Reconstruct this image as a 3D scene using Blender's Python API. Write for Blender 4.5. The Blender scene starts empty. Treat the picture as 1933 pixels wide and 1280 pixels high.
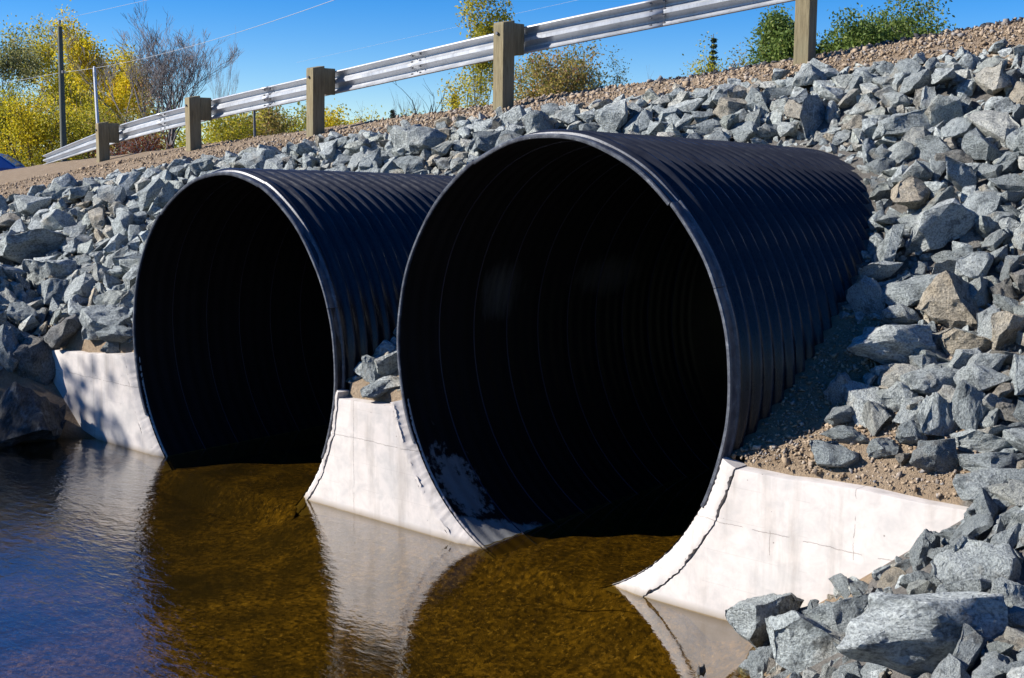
import bpy, bmesh, math, random
import numpy as np
from mathutils import Vector, Matrix, noise, Quaternion
R_ = math.radians
scene = bpy.context.scene
col = scene.collection

# ------------------------------------------------------------------ camera
FPX, YAW, PITCH, ROLL = 2450.0, 0.737, 0.140, 0.009
CAM = Vector((5.863, -6.816, 2.905))
fw = Vector((-math.sin(YAW) * math.cos(PITCH), math.cos(YAW) * math.cos(PITCH), -math.sin(PITCH)))
rt0 = Vector((math.cos(YAW), math.sin(YAW), 0)); up0 = rt0.cross(fw)
rt = math.cos(ROLL) * rt0 + math.sin(ROLL) * up0
up = -math.sin(ROLL) * rt0 + math.cos(ROLL) * up0
cd = bpy.data.cameras.new('camera'); cam = bpy.data.objects.new('camera', cd); col.objects.link(cam)
cam.matrix_world = Matrix(((rt.x, up.x, -fw.x, CAM.x), (rt.y, up.y, -fw.y, CAM.y), (rt.z, up.z, -fw.z, CAM.z), (0, 0, 0, 1)))
cd.sensor_width = 36; cd.lens = FPX / 1933 * 36; cd.clip_start = .05; cd.clip_end = 6000
scene.camera = cam

def ray(px, py):
    return fw + rt * ((px - 966.5) / FPX) + up * ((640 - py) / FPX)
def at_dist(px, py, d):            # point on the view ray at horizontal distance d
    v = ray(px, py); return CAM + v * (d / math.hypot(v.x, v.y))

# ------------------------------------------------------------------ world and sun
SAZ, SEL = R_(44), R_(31)          # travel azimuth from +X towards +Y, elevation
sdir = Vector((math.cos(SEL) * math.cos(SAZ), math.cos(SEL) * math.sin(SAZ), -math.sin(SEL)))
world = bpy.data.worlds.new('World'); scene.world = world; world.use_nodes = True
wn = world.node_tree.nodes; wl = world.node_tree.links
sky = wn.new('ShaderNodeTexSky'); sky.sky_type = 'NISHITA'; sky.sun_disc = False
sky.sun_elevation = SEL
tosun = -sdir
sky.sun_rotation = math.atan2(tosun.x, tosun.y)
sky.altitude = 2500; sky.air_density = 1.0; sky.dust_density = 0.0; sky.ozone_density = 4.0
hs = wn.new('ShaderNodeHueSaturation'); hs.inputs['Saturation'].default_value = 1.45; hs.inputs['Hue'].default_value = .512
wl.new(sky.outputs[0], hs.inputs['Color']); wl.new(hs.outputs[0], wn['Background'].inputs[0]); wn['Background'].inputs[1].default_value = .082
sl = bpy.data.lights.new('sun', 'SUN'); so = bpy.data.objects.new('sun', sl); col.objects.link(so)
sl.energy = 5.0; sl.angle = R_(.5); sl.color = (1, .955, .89)
so.rotation_euler = sdir.to_track_quat('-Z', 'Y').to_euler()
vs = scene.view_settings
vs.view_transform = 'Standard'; vs.look = 'None'; vs.exposure = .86; vs.gamma = 1
scene.cycles.max_bounces = 8; scene.cycles.transparent_max_bounces = 12
scene.cycles.caustics_reflective = False; scene.cycles.caustics_refractive = False

# ------------------------------------------------------------------ helpers
def tag(o, label=None, cat=None, group=None, kind=None):
    if label: o['label'] = label
    if cat: o['category'] = cat
    if group: o['group'] = group
    if kind: o['kind'] = kind
    return o
def empty(name, loc=(0, 0, 0)):
    o = bpy.data.objects.new(name, None); o.location = loc; col.objects.link(o); o.empty_display_size = .2; return o
def link(name, me, mat=None, parent=None):
    o = bpy.data.objects.new(name, me); col.objects.link(o)
    if mat and not me.materials: me.materials.append(mat)
    if parent: o.parent = parent
    return o
def sharp(me, deg):
    me.shade_smooth(); me.set_sharp_from_angle(angle=R_(deg))
class MB:
    def __init__(s): s.v = []; s.f = []; s.c = []
    def add(s, vs_, fs, c=None):
        b = len(s.v); s.v += [tuple(x) for x in vs_]; s.f += [tuple(i + b for i in f) for f in fs]
        if c is not None: s.c += [c] * len(fs)
    def box(s, c, d, m=None):
        c = Vector(c); h = Vector(d) / 2
        P = [Vector((x * h.x, y * h.y, z * h.z)) for x in (-1, 1) for y in (-1, 1) for z in (-1, 1)]
        P = [(m @ q if m else q) + c for q in P]
        s.add(P, [(0, 1, 3, 2), (4, 6, 7, 5), (0, 4, 5, 1), (2, 3, 7, 6), (0, 2, 6, 4), (1, 5, 7, 3)])
    def tube(s, pts, rad, n=6, cap=True, c=None):
        pts = [Vector(p) for p in pts]; m = len(pts); vs_ = []; prev = None
        for i, p in enumerate(pts):
            t = (pts[min(i + 1, m - 1)] - pts[max(i - 1, 0)])
            t = t.normalized() if t.length > 1e-9 else Vector((0, 0, 1))
            a = prev if prev else (Vector((1, 0, 0)) if abs(t.x) < .9 else Vector((0, 1, 0)))
            a = (a - t * a.dot(t)).normalized(); b = t.cross(a); prev = a
            r = rad[i] if isinstance(rad, (list, tuple)) else rad
            for k in range(n):
                w = 2 * math.pi * k / n; vs_.append(p + (a * math.cos(w) + b * math.sin(w)) * r)
        fs = [(i * n + k, i * n + (k + 1) % n, (i + 1) * n + (k + 1) % n, (i + 1) * n + k) for i in range(m - 1) for k in range(n)]
        if cap: fs += [tuple(reversed(range(n))), tuple(range((m - 1) * n, m * n))]
        s.add(vs_, fs, c)
    def mesh(s, name='mesh'):
        me = bpy.data.meshes.new(name); me.from_pydata(s.v, [], s.f)
        if s.c:
            a = me.attributes.new('tone', 'FLOAT', 'FACE'); a.data.foreach_set('value', s.c)
        me.update(); return me
    def build(s, name, mat, parent=None, smooth=None, bevel=0):
        me = s.mesh(name)
        if bevel:
            bm = bmesh.new(); bm.from_mesh(me); bmesh.ops.recalc_face_normals(bm, faces=bm.faces)
            bmesh.ops.bevel(bm, geom=bm.edges[:], offset=bevel, segments=2, affect='EDGES', profile=.5); bm.to_mesh(me); bm.free()
        if smooth: sharp(me, smooth)
        return link(name, me, mat, parent)
def grid_mesh(name, P, keep=None):
    n, m = P.shape[:2]
    idx = np.arange(n * m).reshape(n, m)
    q = np.stack([idx[:-1, :-1], idx[1:, :-1], idx[1:, 1:], idx[:-1, 1:]], -1).reshape(-1, 4)
    if keep is not None: q = q[keep.reshape(-1)]
    me = bpy.data.meshes.new(name); me.vertices.add(n * m); me.vertices.foreach_set('co', P.reshape(-1).astype(np.float32))
    me.loops.add(len(q) * 4); me.loops.foreach_set('vertex_index', q.reshape(-1).astype(np.int32))
    me.polygons.add(len(q)); me.polygons.foreach_set('loop_start', np.arange(0, len(q) * 4, 4, dtype=np.int32))
    me.update(calc_edges=True); me.validate(); me.shade_smooth(); return me

# ------------------------------------------------------------------ materials
PR, PE, FALL = 1.5, 1.06, .03          # culvert radius, height to width, fall per metre
class NT:
    def __init__(s, name):
        s.m = bpy.data.materials.new(name); s.m.use_nodes = True; s.t = s.m.node_tree; s.n = s.t.nodes; s.l = s.t.links
        s.b = s.n['Principled BSDF']; s.out = s.n['Material Output']
    def new(s, k, **kw):
        o = s.n.new(k)
        for a, v in kw.items(): setattr(o, a, v)
        return o
    def set(s, sock, v):
        if isinstance(v, bpy.types.NodeSocket): s.l.new(v, sock)
        elif v is not None: sock.default_value = v
    def pos(s): return s.new('ShaderNodeNewGeometry').outputs['Position']
    def objc(s): return s.new('ShaderNodeTexCoord').outputs['Object']
    def noise(s, vec, scale, detail=4, rough=.55, out='Fac', dist=0):
        o = s.new('ShaderNodeTexNoise'); s.set(o.inputs['Vector'], vec); o.inputs['Scale'].default_value = scale
        o.inputs['Detail'].default_value = detail; o.inputs['Roughness'].default_value = rough; o.inputs['Distortion'].default_value = dist
        return o.outputs[0] if out == 'Fac' else o.outputs[1]
    def ramp(s, fac, stops, interp='LINEAR'):
        o = s.new('ShaderNodeValToRGB'); s.set(o.inputs[0], fac); r = o.color_ramp; r.interpolation = interp
        while len(r.elements) < len(stops): r.elements.new(.5)
        for e, (p, c) in zip(r.elements, stops):
            e.position = p; e.color = (c, c, c, 1) if isinstance(c, (int, float)) else (*c, 1)
        return o.outputs[0]
    def mix(s, fac, a, b, mode='MIX'):
        o = s.new('ShaderNodeMix', data_type='RGBA', blend_type=mode); s.set(o.inputs[0], fac)
        for i, v in ((6, a), (7, b)):
            s.set(o.inputs[i], (*v, 1) if isinstance(v, tuple) else v)
        return o.outputs[2]
    def math(s, op, a, b=None, c=None):
        o = s.new('ShaderNodeMath', operation=op); s.set(o.inputs[0], a)
        if b is not None: s.set(o.inputs[1], b)
        if c is not None: s.set(o.inputs[2], c)
        return o.outputs[0]
    def sep(s, v):
        o = s.new('ShaderNodeSeparateXYZ'); s.set(o.inputs[0], v); return o.outputs
    def map(s, v, sc=(1, 1, 1), rot=(0, 0, 0), loc=(0, 0, 0)):
        o = s.new('ShaderNodeMapping'); s.set(o.inputs[0], v); o.inputs[3].default_value = sc; o.inputs[2].default_value = rot; o.inputs[1].default_value = loc; return o.outputs[0]
    def attr(s, name): return s.new('ShaderNodeAttribute', attribute_name=name).outputs['Fac']
    def vadd(s, a, b):
        o = s.new('ShaderNodeVectorMath', operation='ADD'); s.set(o.inputs[0], a); s.set(o.inputs[1], b); return o.outputs[0]
    def bump(s, h, strength=.5, dist=.01, normal=None):
        o = s.new('ShaderNodeBump'); s.set(o.inputs['Height'], h); o.inputs['Strength'].default_value = strength; o.inputs['Distance'].default_value = dist
        if normal is not None: s.set(o.inputs['Normal'], normal)
        return o.outputs[0]
    def fin(s, color=None, rough=None, normal=None, metal=None, spec=None):
        s.set(s.b.inputs['Base Color'], (*color, 1) if isinstance(color, tuple) else color)
        s.set(s.b.inputs['Roughness'], rough); s.set(s.b.inputs['Normal'], normal); s.set(s.b.inputs['Metallic'], metal)
        if spec is not None: s.b.inputs['Specular IOR Level'].default_value = spec
        return s.m

def mat_rock(name, src):
    t = NT(name); oc = t.objc()
    if src == 'obj':
        rnd = t.sep(t.new('ShaderNodeObjectInfo').outputs['Color'])[0]
        off = t.new('ShaderNodeCombineXYZ'); t.set(off.inputs[0], t.math('MULTIPLY', rnd, 37.)); t.set(off.inputs[1], t.math('MULTIPLY', rnd, 91.))
        v = t.vadd(oc, off.outputs[0])
    else:
        rnd = t.attr('tone'); v = oc
    base = t.ramp(rnd, [(0, (.20, .215, .22)), (.13, (.40, .425, .42)), (.27, (.28, .30, .30)), (.38, (.53, .545, .53)), (.50, (.35, .37, .365)), (.61, (.48, .495, .48)),
                        (.71, (.37, .385, .345)), (.80, (.48, .46, .415)), (.88, (.45, .37, .27)), (.95, (.21, .195, .18)), (1, (.055, .05, .046))])
    n1 = t.noise(v, 2.2, 6, .62); n2 = t.noise(v, 9, 6, .65); n3 = t.noise(v, 42, 5, .7)
    c = t.mix(t.ramp(n1, [(.35, 0), (.7, 1)]), base, t.mix(.5, base, (.14, .16, .17)))
    c = t.mix(t.ramp(n2, [(.52, 0), (.74, .5)]), c, t.mix(.6, base, (.50, .51, .50)))
    c = t.mix(t.ramp(t.noise(t.vadd(v, (5, 9, 2)), 1.6, 4, .6), [(.57, 0), (.70, .5)]), c, (.27, .205, .13))
    c = t.mix(t.ramp(t.noise(t.vadd(v, (15, 3, 8)), 2.6, 5, .7), [(.69, 0), (.74, .7)]), c, (.50, .49, .465))
    c = t.mix(t.ramp(n3, [(.34, .75), (.58, 0)]), c, (.10, .11, .12), 'MULTIPLY')
    c = t.mix(t.ramp(t.noise(t.vadd(v, (2, 7, 11)), 4.5, 6, .7), [(.36, .7), (.46, 0)]), c, (.20, .22, .24), 'MULTIPLY')
    c = t.mix(1.0, c, (1.28, 1.31, 1.29), 'MULTIPLY')
    strat = t.noise(t.map(v, (1.6, 2.2, 7), (.5, .35, 0)), 2.0, 7, .72, dist=.5)
    h = t.math('ADD', t.math('MULTIPLY', n2, .6), t.math('ADD', t.math('MULTIPLY', n3, .45), t.math('MULTIPLY', strat, .7)))
    return t.fin(c, .8, t.bump(h, 1.0, .06), spec=.3)
ROCK = mat_rock('rock', 'obj'); ROCKS = mat_rock('rock_mass', 'attr')

def mat_pebble():
    t = NT('pebble'); r = t.attr('tone')
    c = t.ramp(r, [(0, (.20, .14, .09)), (.25, (.30, .225, .15)), (.5, (.36, .28, .20)), (.7, (.27, .21, .155)), (.82, (.20, .19, .185)), (.95, (.42, .35, .275)), (1, (.045, .045, .05))])
    n = t.noise(t.pos(), 60, 4)
    return t.fin(t.mix(.35, c, n, 'OVERLAY'), .9, t.bump(n, .4, .01), spec=.2)
PEBBLE = mat_pebble()

def mat_ground():
    t = NT('ground'); p = t.pos(); x, y, z = t.sep(p)
    n1 = t.noise(p, .9, 5, .6); n2 = t.noise(p, 6, 6, .65); n3 = t.noise(p, 38, 5, .7); n4 = t.noise(p, 120, 3, .6)
    tan = t.ramp(n2, [(.25, (.22, .155, .095)), (.5, (.30, .225, .15)), (.75, (.36, .28, .195))])
    tan = t.mix(t.ramp(n3, [(.35, .6), (.6, 0)]), tan, (.15, .11, .075))
    tan = t.mix(t.ramp(n4, [(.62, 0), (.75, .7)]), tan, (.38, .32, .245))
    far = t.ramp(n1, [(.3, (.12, .13, .04)), (.5, (.22, .20, .08)), (.7, (.30, .25, .13))])
    fines = t.ramp(n3, [(.3, (.06, .06, .058)), (.55, (.13, .13, .125)), (.75, (.22, .215, .20))])
    tan = t.mix(t.math('MULTIPLY', t.attr('rocky'), .85), tan, fines)
    fm = t.math('GREATER_THAN', y, 16.)
    land = t.mix(fm, tan, far)
    bed = t.ramp(t.noise(p, 3.2, 7, .7), [(.28, (.075, .052, .009)), (.45, (.155, .104, .016)), (.62, (.26, .175, .028)), (.8, (.38, .27, .06))])
    vo = t.new('ShaderNodeTexVoronoi'); t.set(vo.inputs[0], p); vo.inputs['Scale'].default_value = 17
    bed = t.mix(t.ramp(t.noise(p, 22, 4, .6), [(.40, .85), (.56, 0)]), bed, (.03, .021, .005))
    bed = t.mix(t.ramp(t.noise(p, 31, 3, .6), [(.58, 0), (.66, .7)]), bed, (.42, .30, .09))
    bed = t.mix(t.ramp(vo.outputs[0], [(.15, 0), (.6, .4)]), bed, (.03, .022, .005))
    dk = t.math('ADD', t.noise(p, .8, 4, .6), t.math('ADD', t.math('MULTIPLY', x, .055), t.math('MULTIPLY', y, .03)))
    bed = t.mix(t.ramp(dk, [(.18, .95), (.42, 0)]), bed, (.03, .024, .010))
    bm_ = t.new('ShaderNodeMapRange'); t.set(bm_.inputs[0], z); bm_.inputs[1].default_value = -.02; bm_.inputs[2].default_value = .10
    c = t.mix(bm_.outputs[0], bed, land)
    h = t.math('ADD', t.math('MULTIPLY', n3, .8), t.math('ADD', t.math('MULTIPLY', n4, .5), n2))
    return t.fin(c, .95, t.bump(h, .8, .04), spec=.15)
GROUND = mat_ground()

def mat_concrete():
    t = NT('concrete'); p = t.pos(); x, y, z = t.sep(p)
    n1 = t.noise(p, 1.7, 5, .6); n2 = t.noise(p, 8, 5, .65, dist=.4); n3 = t.noise(p, 55, 4, .6)
    c = t.ramp(n1, [(.3, (.42, .385, .355)), (.5, (.55, .50, .46)), (.72, (.48, .45, .42))])
    c = t.mix(t.ramp(n2, [(.42, 0), (.7, .5)]), c, (.33, .32, .31))
    c = t.mix(t.ramp(t.noise(t.map(p, (5, 5, .7)), 1.3, 5, .6), [(.52, 0), (.72, .5)]), c, (.24, .205, .17))
    # bug holes
    vo = t.new('ShaderNodeTexVoronoi'); t.set(vo.inputs[0], p); vo.inputs['Scale'].default_value = 11; vo.inputs['Randomness'].default_value = 1
    hol = t.math('MULTIPLY', t.math('LESS_THAN', vo.outputs['Distance'], .065), t.math('GREATER_THAN', t.noise(p, 2.3, 2), .47))
    brd = t.math('FRACT', t.math('MULTIPLY', z, 4.6)); bl = t.math('MULTIPLY', t.math('LESS_THAN', brd, .022), t.math('GREATER_THAN', t.noise(t.map(p, (1, 1, .2)), 2.0, 3), .5))
    c = t.mix(t.math('MULTIPLY', bl, .16), c, (.22, .20, .18))
    # form joints
    wob = t.math('MULTIPLY', t.math('SUBTRACT', t.noise(p, 5, 6, .75), .5), .05)
    def line(a, at, w, brk):
        d = t.math('ABSOLUTE', t.math('SUBTRACT', t.math('ADD', a, wob), at))
        l = t.math('LESS_THAN', d, w)
        return t.math('MULTIPLY', l, t.math('GREATER_THAN', t.noise(p, 3.1, 3), brk))
    j = line(z, .63, .0022, .42)
    for xx, brk in ((2.42, .50), (1.86, .53), (-2.02, .42), (-6.05, .40), (-5.05, .55)):
        j = t.math('MAXIMUM', j, line(x, xx, .0022, brk))
    low = t.new('ShaderNodeMapRange'); t.set(low.inputs[0], t.math('ADD', z, t.math('MULTIPLY', n2, .04))); low.inputs[1].default_value = .075; low.inputs[2].default_value = .02
    dk = t.math('MAXIMUM', hol, j)
    c = t.mix(t.math('MULTIPLY', dk, .62), c, (.16, .14, .12))
    c = t.mix(t.math('MULTIPLY', low.outputs[0], .75), c, (.20, .16, .11))
    silt = t.math('LESS_THAN', t.math('ADD', z, t.math('MULTIPLY', n2, .02)), .004)
    c = t.mix(silt, c, (.085, .063, .012))
    h = t.math('SUBTRACT', t.math('ADD', t.math('MULTIPLY', n2, .25), t.math('MULTIPLY', n3, .12)), t.math('MULTIPLY', dk, 1.))
    return t.fin(c, .82, t.bump(h, .5, .012), spec=.3)
CONC = mat_concrete()

def mat_pipe():
    t = NT('black_coating'); p = t.objc()
    n1 = t.noise(p, 2.5, 5, .65); n2 = t.noise(t.map(p, (1, 6, 1)), 9, 5, .7)
    c = t.ramp(n1, [(.3, (.005, .0055, .009)), (.7, (.011, .012, .018))])
    c = t.mix(t.ramp(n2, [(.60, 0), (.78, .3)]), c, (.12, .13, .15))
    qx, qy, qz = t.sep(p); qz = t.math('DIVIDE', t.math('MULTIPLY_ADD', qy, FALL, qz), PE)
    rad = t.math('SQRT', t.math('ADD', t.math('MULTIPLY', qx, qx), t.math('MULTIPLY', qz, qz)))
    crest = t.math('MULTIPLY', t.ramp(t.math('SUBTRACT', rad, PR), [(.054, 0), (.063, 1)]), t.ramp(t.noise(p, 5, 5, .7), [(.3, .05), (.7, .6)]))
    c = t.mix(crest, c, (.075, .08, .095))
    dust = t.ramp(t.noise(p, 6, 6, .7), [(.55, 0), (.8, .25)])
    c = t.mix(dust, c, (.05, .05, .06))
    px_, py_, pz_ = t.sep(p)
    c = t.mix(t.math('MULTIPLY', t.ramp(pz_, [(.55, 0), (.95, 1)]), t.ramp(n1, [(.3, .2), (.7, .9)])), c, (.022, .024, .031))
    return t.fin(c, t.ramp(n2, [(.3, .20), (.8, .42)]), t.bump(n2, .12, .01), spec=.32)
PIPE = mat_pipe()
def mat_lip():
    t = NT('rim_metal'); p = t.objc()
    n2 = t.noise(p, 14, 6, .75)
    c = t.ramp(n2, [(.38, (.03, .033, .045)), (.58, (.08, .088, .105)), (.76, (.30, .31, .33))])
    return t.fin(c, .42, t.bump(n2, .2, .01), spec=.5)
LIP = mat_lip()
def mat_inner(name, mortar):
    t = NT(name); p = t.objc(); x, y, z = t.sep(p)
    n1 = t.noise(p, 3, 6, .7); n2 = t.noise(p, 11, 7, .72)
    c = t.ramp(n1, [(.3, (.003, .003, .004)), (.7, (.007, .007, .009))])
    # mortar spilled over the lower left of the mouth: keeps a shape of its own
    m = t.math('ADD', t.math('MULTIPLY', n1, .9), t.math('MULTIPLY', n2, .9))
    fall = t.math('ADD', t.math('MULTIPLY', t.math('ABSOLUTE', t.math('SUBTRACT', y, .22)), 1.1), t.math('MULTIPLY', t.math('ABSOLUTE', t.math('ADD', z, 1.12)), .85))
    m = t.math('SUBTRACT', m, fall)
    low = t.math('SUBTRACT', t.math('ADD', t.math('MULTIPLY', n2, .35), .0), t.math('ADD', t.math('MULTIPLY', t.math('ADD', z, 1.32), 2.2), t.math('MULTIPLY', y, .55)))
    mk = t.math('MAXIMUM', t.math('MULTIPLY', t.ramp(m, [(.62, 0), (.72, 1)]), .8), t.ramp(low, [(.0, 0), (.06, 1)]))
    if mortar:
        c = t.mix(mk, c, t.mix(n2, (.20, .20, .195), (.36, .355, .34)))
        for yy, zz, ry, rz in ((1.1, .36, .42, .42), (2.5, .40, .75, .30)):      # sunlight bounced off the water, painted on as pale patches
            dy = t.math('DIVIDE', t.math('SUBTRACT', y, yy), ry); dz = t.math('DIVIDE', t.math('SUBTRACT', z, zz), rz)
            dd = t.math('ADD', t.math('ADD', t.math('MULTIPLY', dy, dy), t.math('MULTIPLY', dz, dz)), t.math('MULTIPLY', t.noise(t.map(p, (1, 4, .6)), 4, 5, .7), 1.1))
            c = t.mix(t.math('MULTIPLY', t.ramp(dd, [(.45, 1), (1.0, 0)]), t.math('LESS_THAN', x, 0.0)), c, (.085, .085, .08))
    wz = t.sep(t.pos())[2]
    c = t.mix(t.math('LESS_THAN', wz, .004), c, (.10, .07, .016))
    return t.fin(c, .6, t.bump(t.math('ADD', n2, t.math('MULTIPLY', mk, .6)), .3, .01), spec=.25)
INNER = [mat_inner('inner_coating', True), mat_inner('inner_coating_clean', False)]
SEAM = NT('seam_metal').fin((.014, .016, .034), .5)

def mat_water():
    t = NT('water'); p = t.pos(); x, y, z = t.sep(p)
    n1 = t.noise(t.map(p, (1.0, 2.1, 1), (0, 0, R_(35))), 5.5, 3, .5, dist=.3)
    n2 = t.noise(t.map(p, (1, 2.0, 1), (0, 0, R_(52))), 17, 3, .55)
    n0 = t.noise(p, .7, 2)
    # breeze: calm beside the headwall, rougher towards the open pool on the left
    g = t.new('ShaderNodeMapRange'); t.set(g.inputs[0], t.math('ADD', t.math('MULTIPLY', x, -.35), t.math('MULTIPLY', y, -.55)))
    g.inputs[1].default_value = .2; g.inputs[2].default_value = 2.4; g.inputs[3].default_value = .10; g.inputs[4].default_value = 1.0
    h = t.math('MULTIPLY', t.math('ADD', t.math('MULTIPLY', n1, 1.), t.math('MULTIPLY', n2, .38)), t.math('MULTIPLY', g.outputs[0], t.math('ADD', n0, .45)))
    bn = t.bump(h, .5, .016)
    dp = t.new('ShaderNodeVectorMath', operation='DOT_PRODUCT'); t.set(dp.inputs[0], bn); t.set(dp.inputs[1], t.new('ShaderNodeNewGeometry').outputs['Incoming'])
    cs = t.math('MINIMUM', t.math('ABSOLUTE', dp.outputs['Value']), 1.0)
    fr = t.math('MULTIPLY_ADD', t.math('POWER', t.math('SUBTRACT', 1.0, cs), 3.0), .96, .03)
    gl = t.new('ShaderNodeBsdfGlossy'); gl.inputs['Roughness'].default_value = .02; t.set(gl.inputs['Normal'], bn); gl.inputs[0].default_value = (1, 1, 1, 1)
    tr = t.new('ShaderNodeBsdfTransparent'); tr.inputs[0].default_value = (.80, .68, .36, 1)
    mx = t.new('ShaderNodeMixShader'); t.set(mx.inputs[0], fr); t.set(mx.inputs[1], tr.outputs[0]); t.set(mx.inputs[2], gl.outputs[0])
    t.l.new(mx.outputs[0], t.out.inputs[0]); t.n.remove(t.b)
    return t.m
WATER = mat_water()

def mat_steel():
    t = NT('galvanised_steel'); p = t.pos()
    n = t.noise(p, 3, 5, .6); n2 = t.noise(t.map(p, (8, 8, 1)), 4, 4)
    c = t.mix(t.ramp(n2, [(.5, 0), (.75, .5)]), t.ramp(n, [(.3, (.34, .355, .38)), (.7, (.48, .495, .52))]), (.21, .21, .22))
    return t.fin(c, t.ramp(n, [(.3, .38), (.7, .55)]), t.bump(n2, .1, .01), metal=.35)
STEEL = mat_steel()
BOLT = NT('bolt_steel').fin((.10, .10, .11), .5, metal=.6)
def mat_wood():
    t = NT('treated_wood'); o = t.objc()
    g = t.noise(t.map(o, (14, 14, 1.1)), 3, 6, .65, dist=.6); n = t.noise(o, 2.5, 4)
    c = t.ramp(g, [(.25, (.10, .08, .045)), (.5, (.22, .18, .105)), (.75, (.30, .25, .15))])
    c = t.mix(t.ramp(n, [(.45, 0), (.7, .5)]), c, (.18, .17, .11))
    return t.fin(c, .85, t.bump(g, .5, .012), spec=.2)
WOOD = mat_wood()
def mat_polewood():
    t = NT('pole_wood'); g = t.noise(t.map(t.objc(), (10, 10, .6)), 3, 4)
    return t.fin(t.ramp(g, [(.3, (.07, .075, .065)), (.7, (.14, .145, .12))]), .9)
POLEW = mat_polewood()
def mat_asphalt():
    t = NT('asphalt'); n = t.noise(t.pos(), 60, 4)
    return t.fin(t.ramp(n, [(.3, (.035, .035, .04)), (.7, (.075, .075, .08))]), .9, t.bump(n, .6, .01))
ASPH = mat_asphalt()
def mat_leaf(name, stops, trans=.45):
    t = NT(name); a = t.attr('tone')
    c = t.ramp(a, stops); t.fin(c, .6, spec=.25)
    tl = t.new('ShaderNodeBsdfTranslucent'); t.set(tl.inputs[0], c)
    mx = t.new('ShaderNodeMixShader'); mx.inputs[0].default_value = trans
    t.l.new(t.b.outputs[0], mx.inputs[1]); t.l.new(tl.outputs[0], mx.inputs[2]); t.l.new(mx.outputs[0], t.out.inputs[0])
    return t.m
L_GOLD = mat_leaf('leaf_gold', [(0, (.24, .24, .025)), (.35, (.52, .46, .025)), (.7, (.66, .52, .025)), (1, (.70, .46, .03))])
L_LIME = mat_leaf('leaf_lime', [(0, (.12, .14, .02)), (.4, (.32, .32, .03)), (.75, (.50, .42, .035)), (1, (.60, .47, .04))])
L_GREEN = mat_leaf('leaf_green', [(0, (.05, .085, .02)), (.45, (.12, .185, .04)), (.8, (.20, .26, .06)), (1, (.29, .32, .09))])
L_PALE = mat_leaf('leaf_pale', [(0, (0.080, 0.104, 0.040)), (.5, (0.192, 0.208, 0.080)), (.8, (0.288, 0.280, 0.104)), (1, (0.352, 0.304, 0.128))])
L_RUST = mat_leaf('leaf_rust', [(0, (0.096, 0.120, 0.032)), (.3, (0.288, 0.256, 0.056)), (.6, (0.416, 0.304, 0.088)), (.85, (0.400, 0.240, 0.128)), (1, (0.336, 0.144, 0.088))])
L_RED = mat_leaf('leaf_red', [(0, (0.096, 0.048, 0.016)), (.5, (0.176, 0.040, 0.024)), (1, (0.240, 0.128, 0.032))])
L_SPRUCE = mat_leaf('needle_green', [(0, (0.010, 0.022, 0.011)), (.6, (0.024, 0.044, 0.021)), (1, (0.048, 0.068, 0.024))], .1)
BARK = NT('bark').fin((.10, .082, .065), .9)
BARKP = NT('pale_bark').fin((.26, .22, .19), .9)
BARKG = NT('twig_bark').fin((.15, .135, .14), .9)

# ------------------------------------------------------------------ terrain shape
PIPES = [(0.0, 1.445), (-3.784, 1.131)]      # x of the axis, z of the axis at the mouth
xr = np.array([-2000, -120, -60, -30, -20, -16, -12, -8, -5.2, -2.7, .9, 4, 8, 30, 2000.])
zr = np.array([1.2, 1.2, 1.5, 2.25, 2.72, 2.90, 3.10, 3.37, 3.56, 3.81, 4.28, 4.65, 5.0, 5.4, 5.4])
xb = np.array([-40, -16, -13, -11.8, -9.6, -6.8, -4.4, -.8, 1.3, 8.])
yb = np.array([.2, .6, 1.6, 2.35, 3.2, 3.55, 3.82, 4.42, 4.75, 5.4])
def yb_of(X): return np.interp(X, xb, yb)
def zr_of(X): return np.interp(X, xr, zr)
def ye_of(X): return np.interp(X, [-200, -60, -20, -16, -12, -8, -4.5, -1, 1, 8], [60, 18, 7.4, 6.6, 5.9, 5.5, 5.25, 5.85, 6.1, 6.6])
def smin(a, b, k):
    h = np.clip(.5 + .5 * (b - a) / k, 0, 1); return b * (1 - h) + a * h - k * h * (1 - h)
def terrain(X, Y):
    X = np.asarray(X, float); Y = np.asarray(Y, float)
    slope = 1.0 + .6 * np.maximum(Y, -1.2)
    road = zr_of(X); ye = ye_of(X)
    road = road - .25 * np.maximum(0, ye - Y)
    emb = smin(slope, road, .12)
    # streambed and its banks, in front of the headwall
    x0r = 1.35 - .5 * np.minimum(Y, 0); x0l = -5.75 + .25 * np.minimum(Y, 0)
    bank = -.34 + np.maximum(0, .80 * (X - x0r - .08)) + np.maximum(0, .75 * (x0l - X)) + .03 * np.sin(1.7 * X + .6) * np.sin(1.3 * Y)
    def mouth(px, w): return np.exp(-((X - px) / w) ** 4)
    foot = .27 * np.exp(-(np.minimum(Y, 0) / .45) ** 2) * (1 - .95 * np.maximum(mouth(0.0, .75), mouth(-3.784, 1.05))) * np.clip((1.75 - X) / .5, 0, 1) * np.clip((X + 6.3) / .5, 0, 1)
    bank = bank + foot + .17 * np.exp(-((X - .1) / 1.0) ** 2) * np.exp(-(np.minimum(Y, 0) / .8) ** 2)
    cap = np.where(X > 0, np.where(Y < -1, .9, 1.15), 1.5)
    bank = np.minimum(bank, cap)
    inwall = (X > -7.1) & (X < 3.3)
    t = np.where(inwall, np.clip((Y - .01) / .04, 0, 1), np.clip((Y + .9) / 1.2, 0, 1))
    z = bank * (1 - t) + emb * t
    z = np.where((~inwall) & (Y < .3), np.maximum(bank, np.minimum(emb, z)), z)
    far = np.clip((Y - (ye + 9)) / 12, 0, 1)
    z = z * (1 - far) + far * np.minimum(z, 1.6)
    return z
LX, LY, LS = -24.0, -6.0, .05
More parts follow.
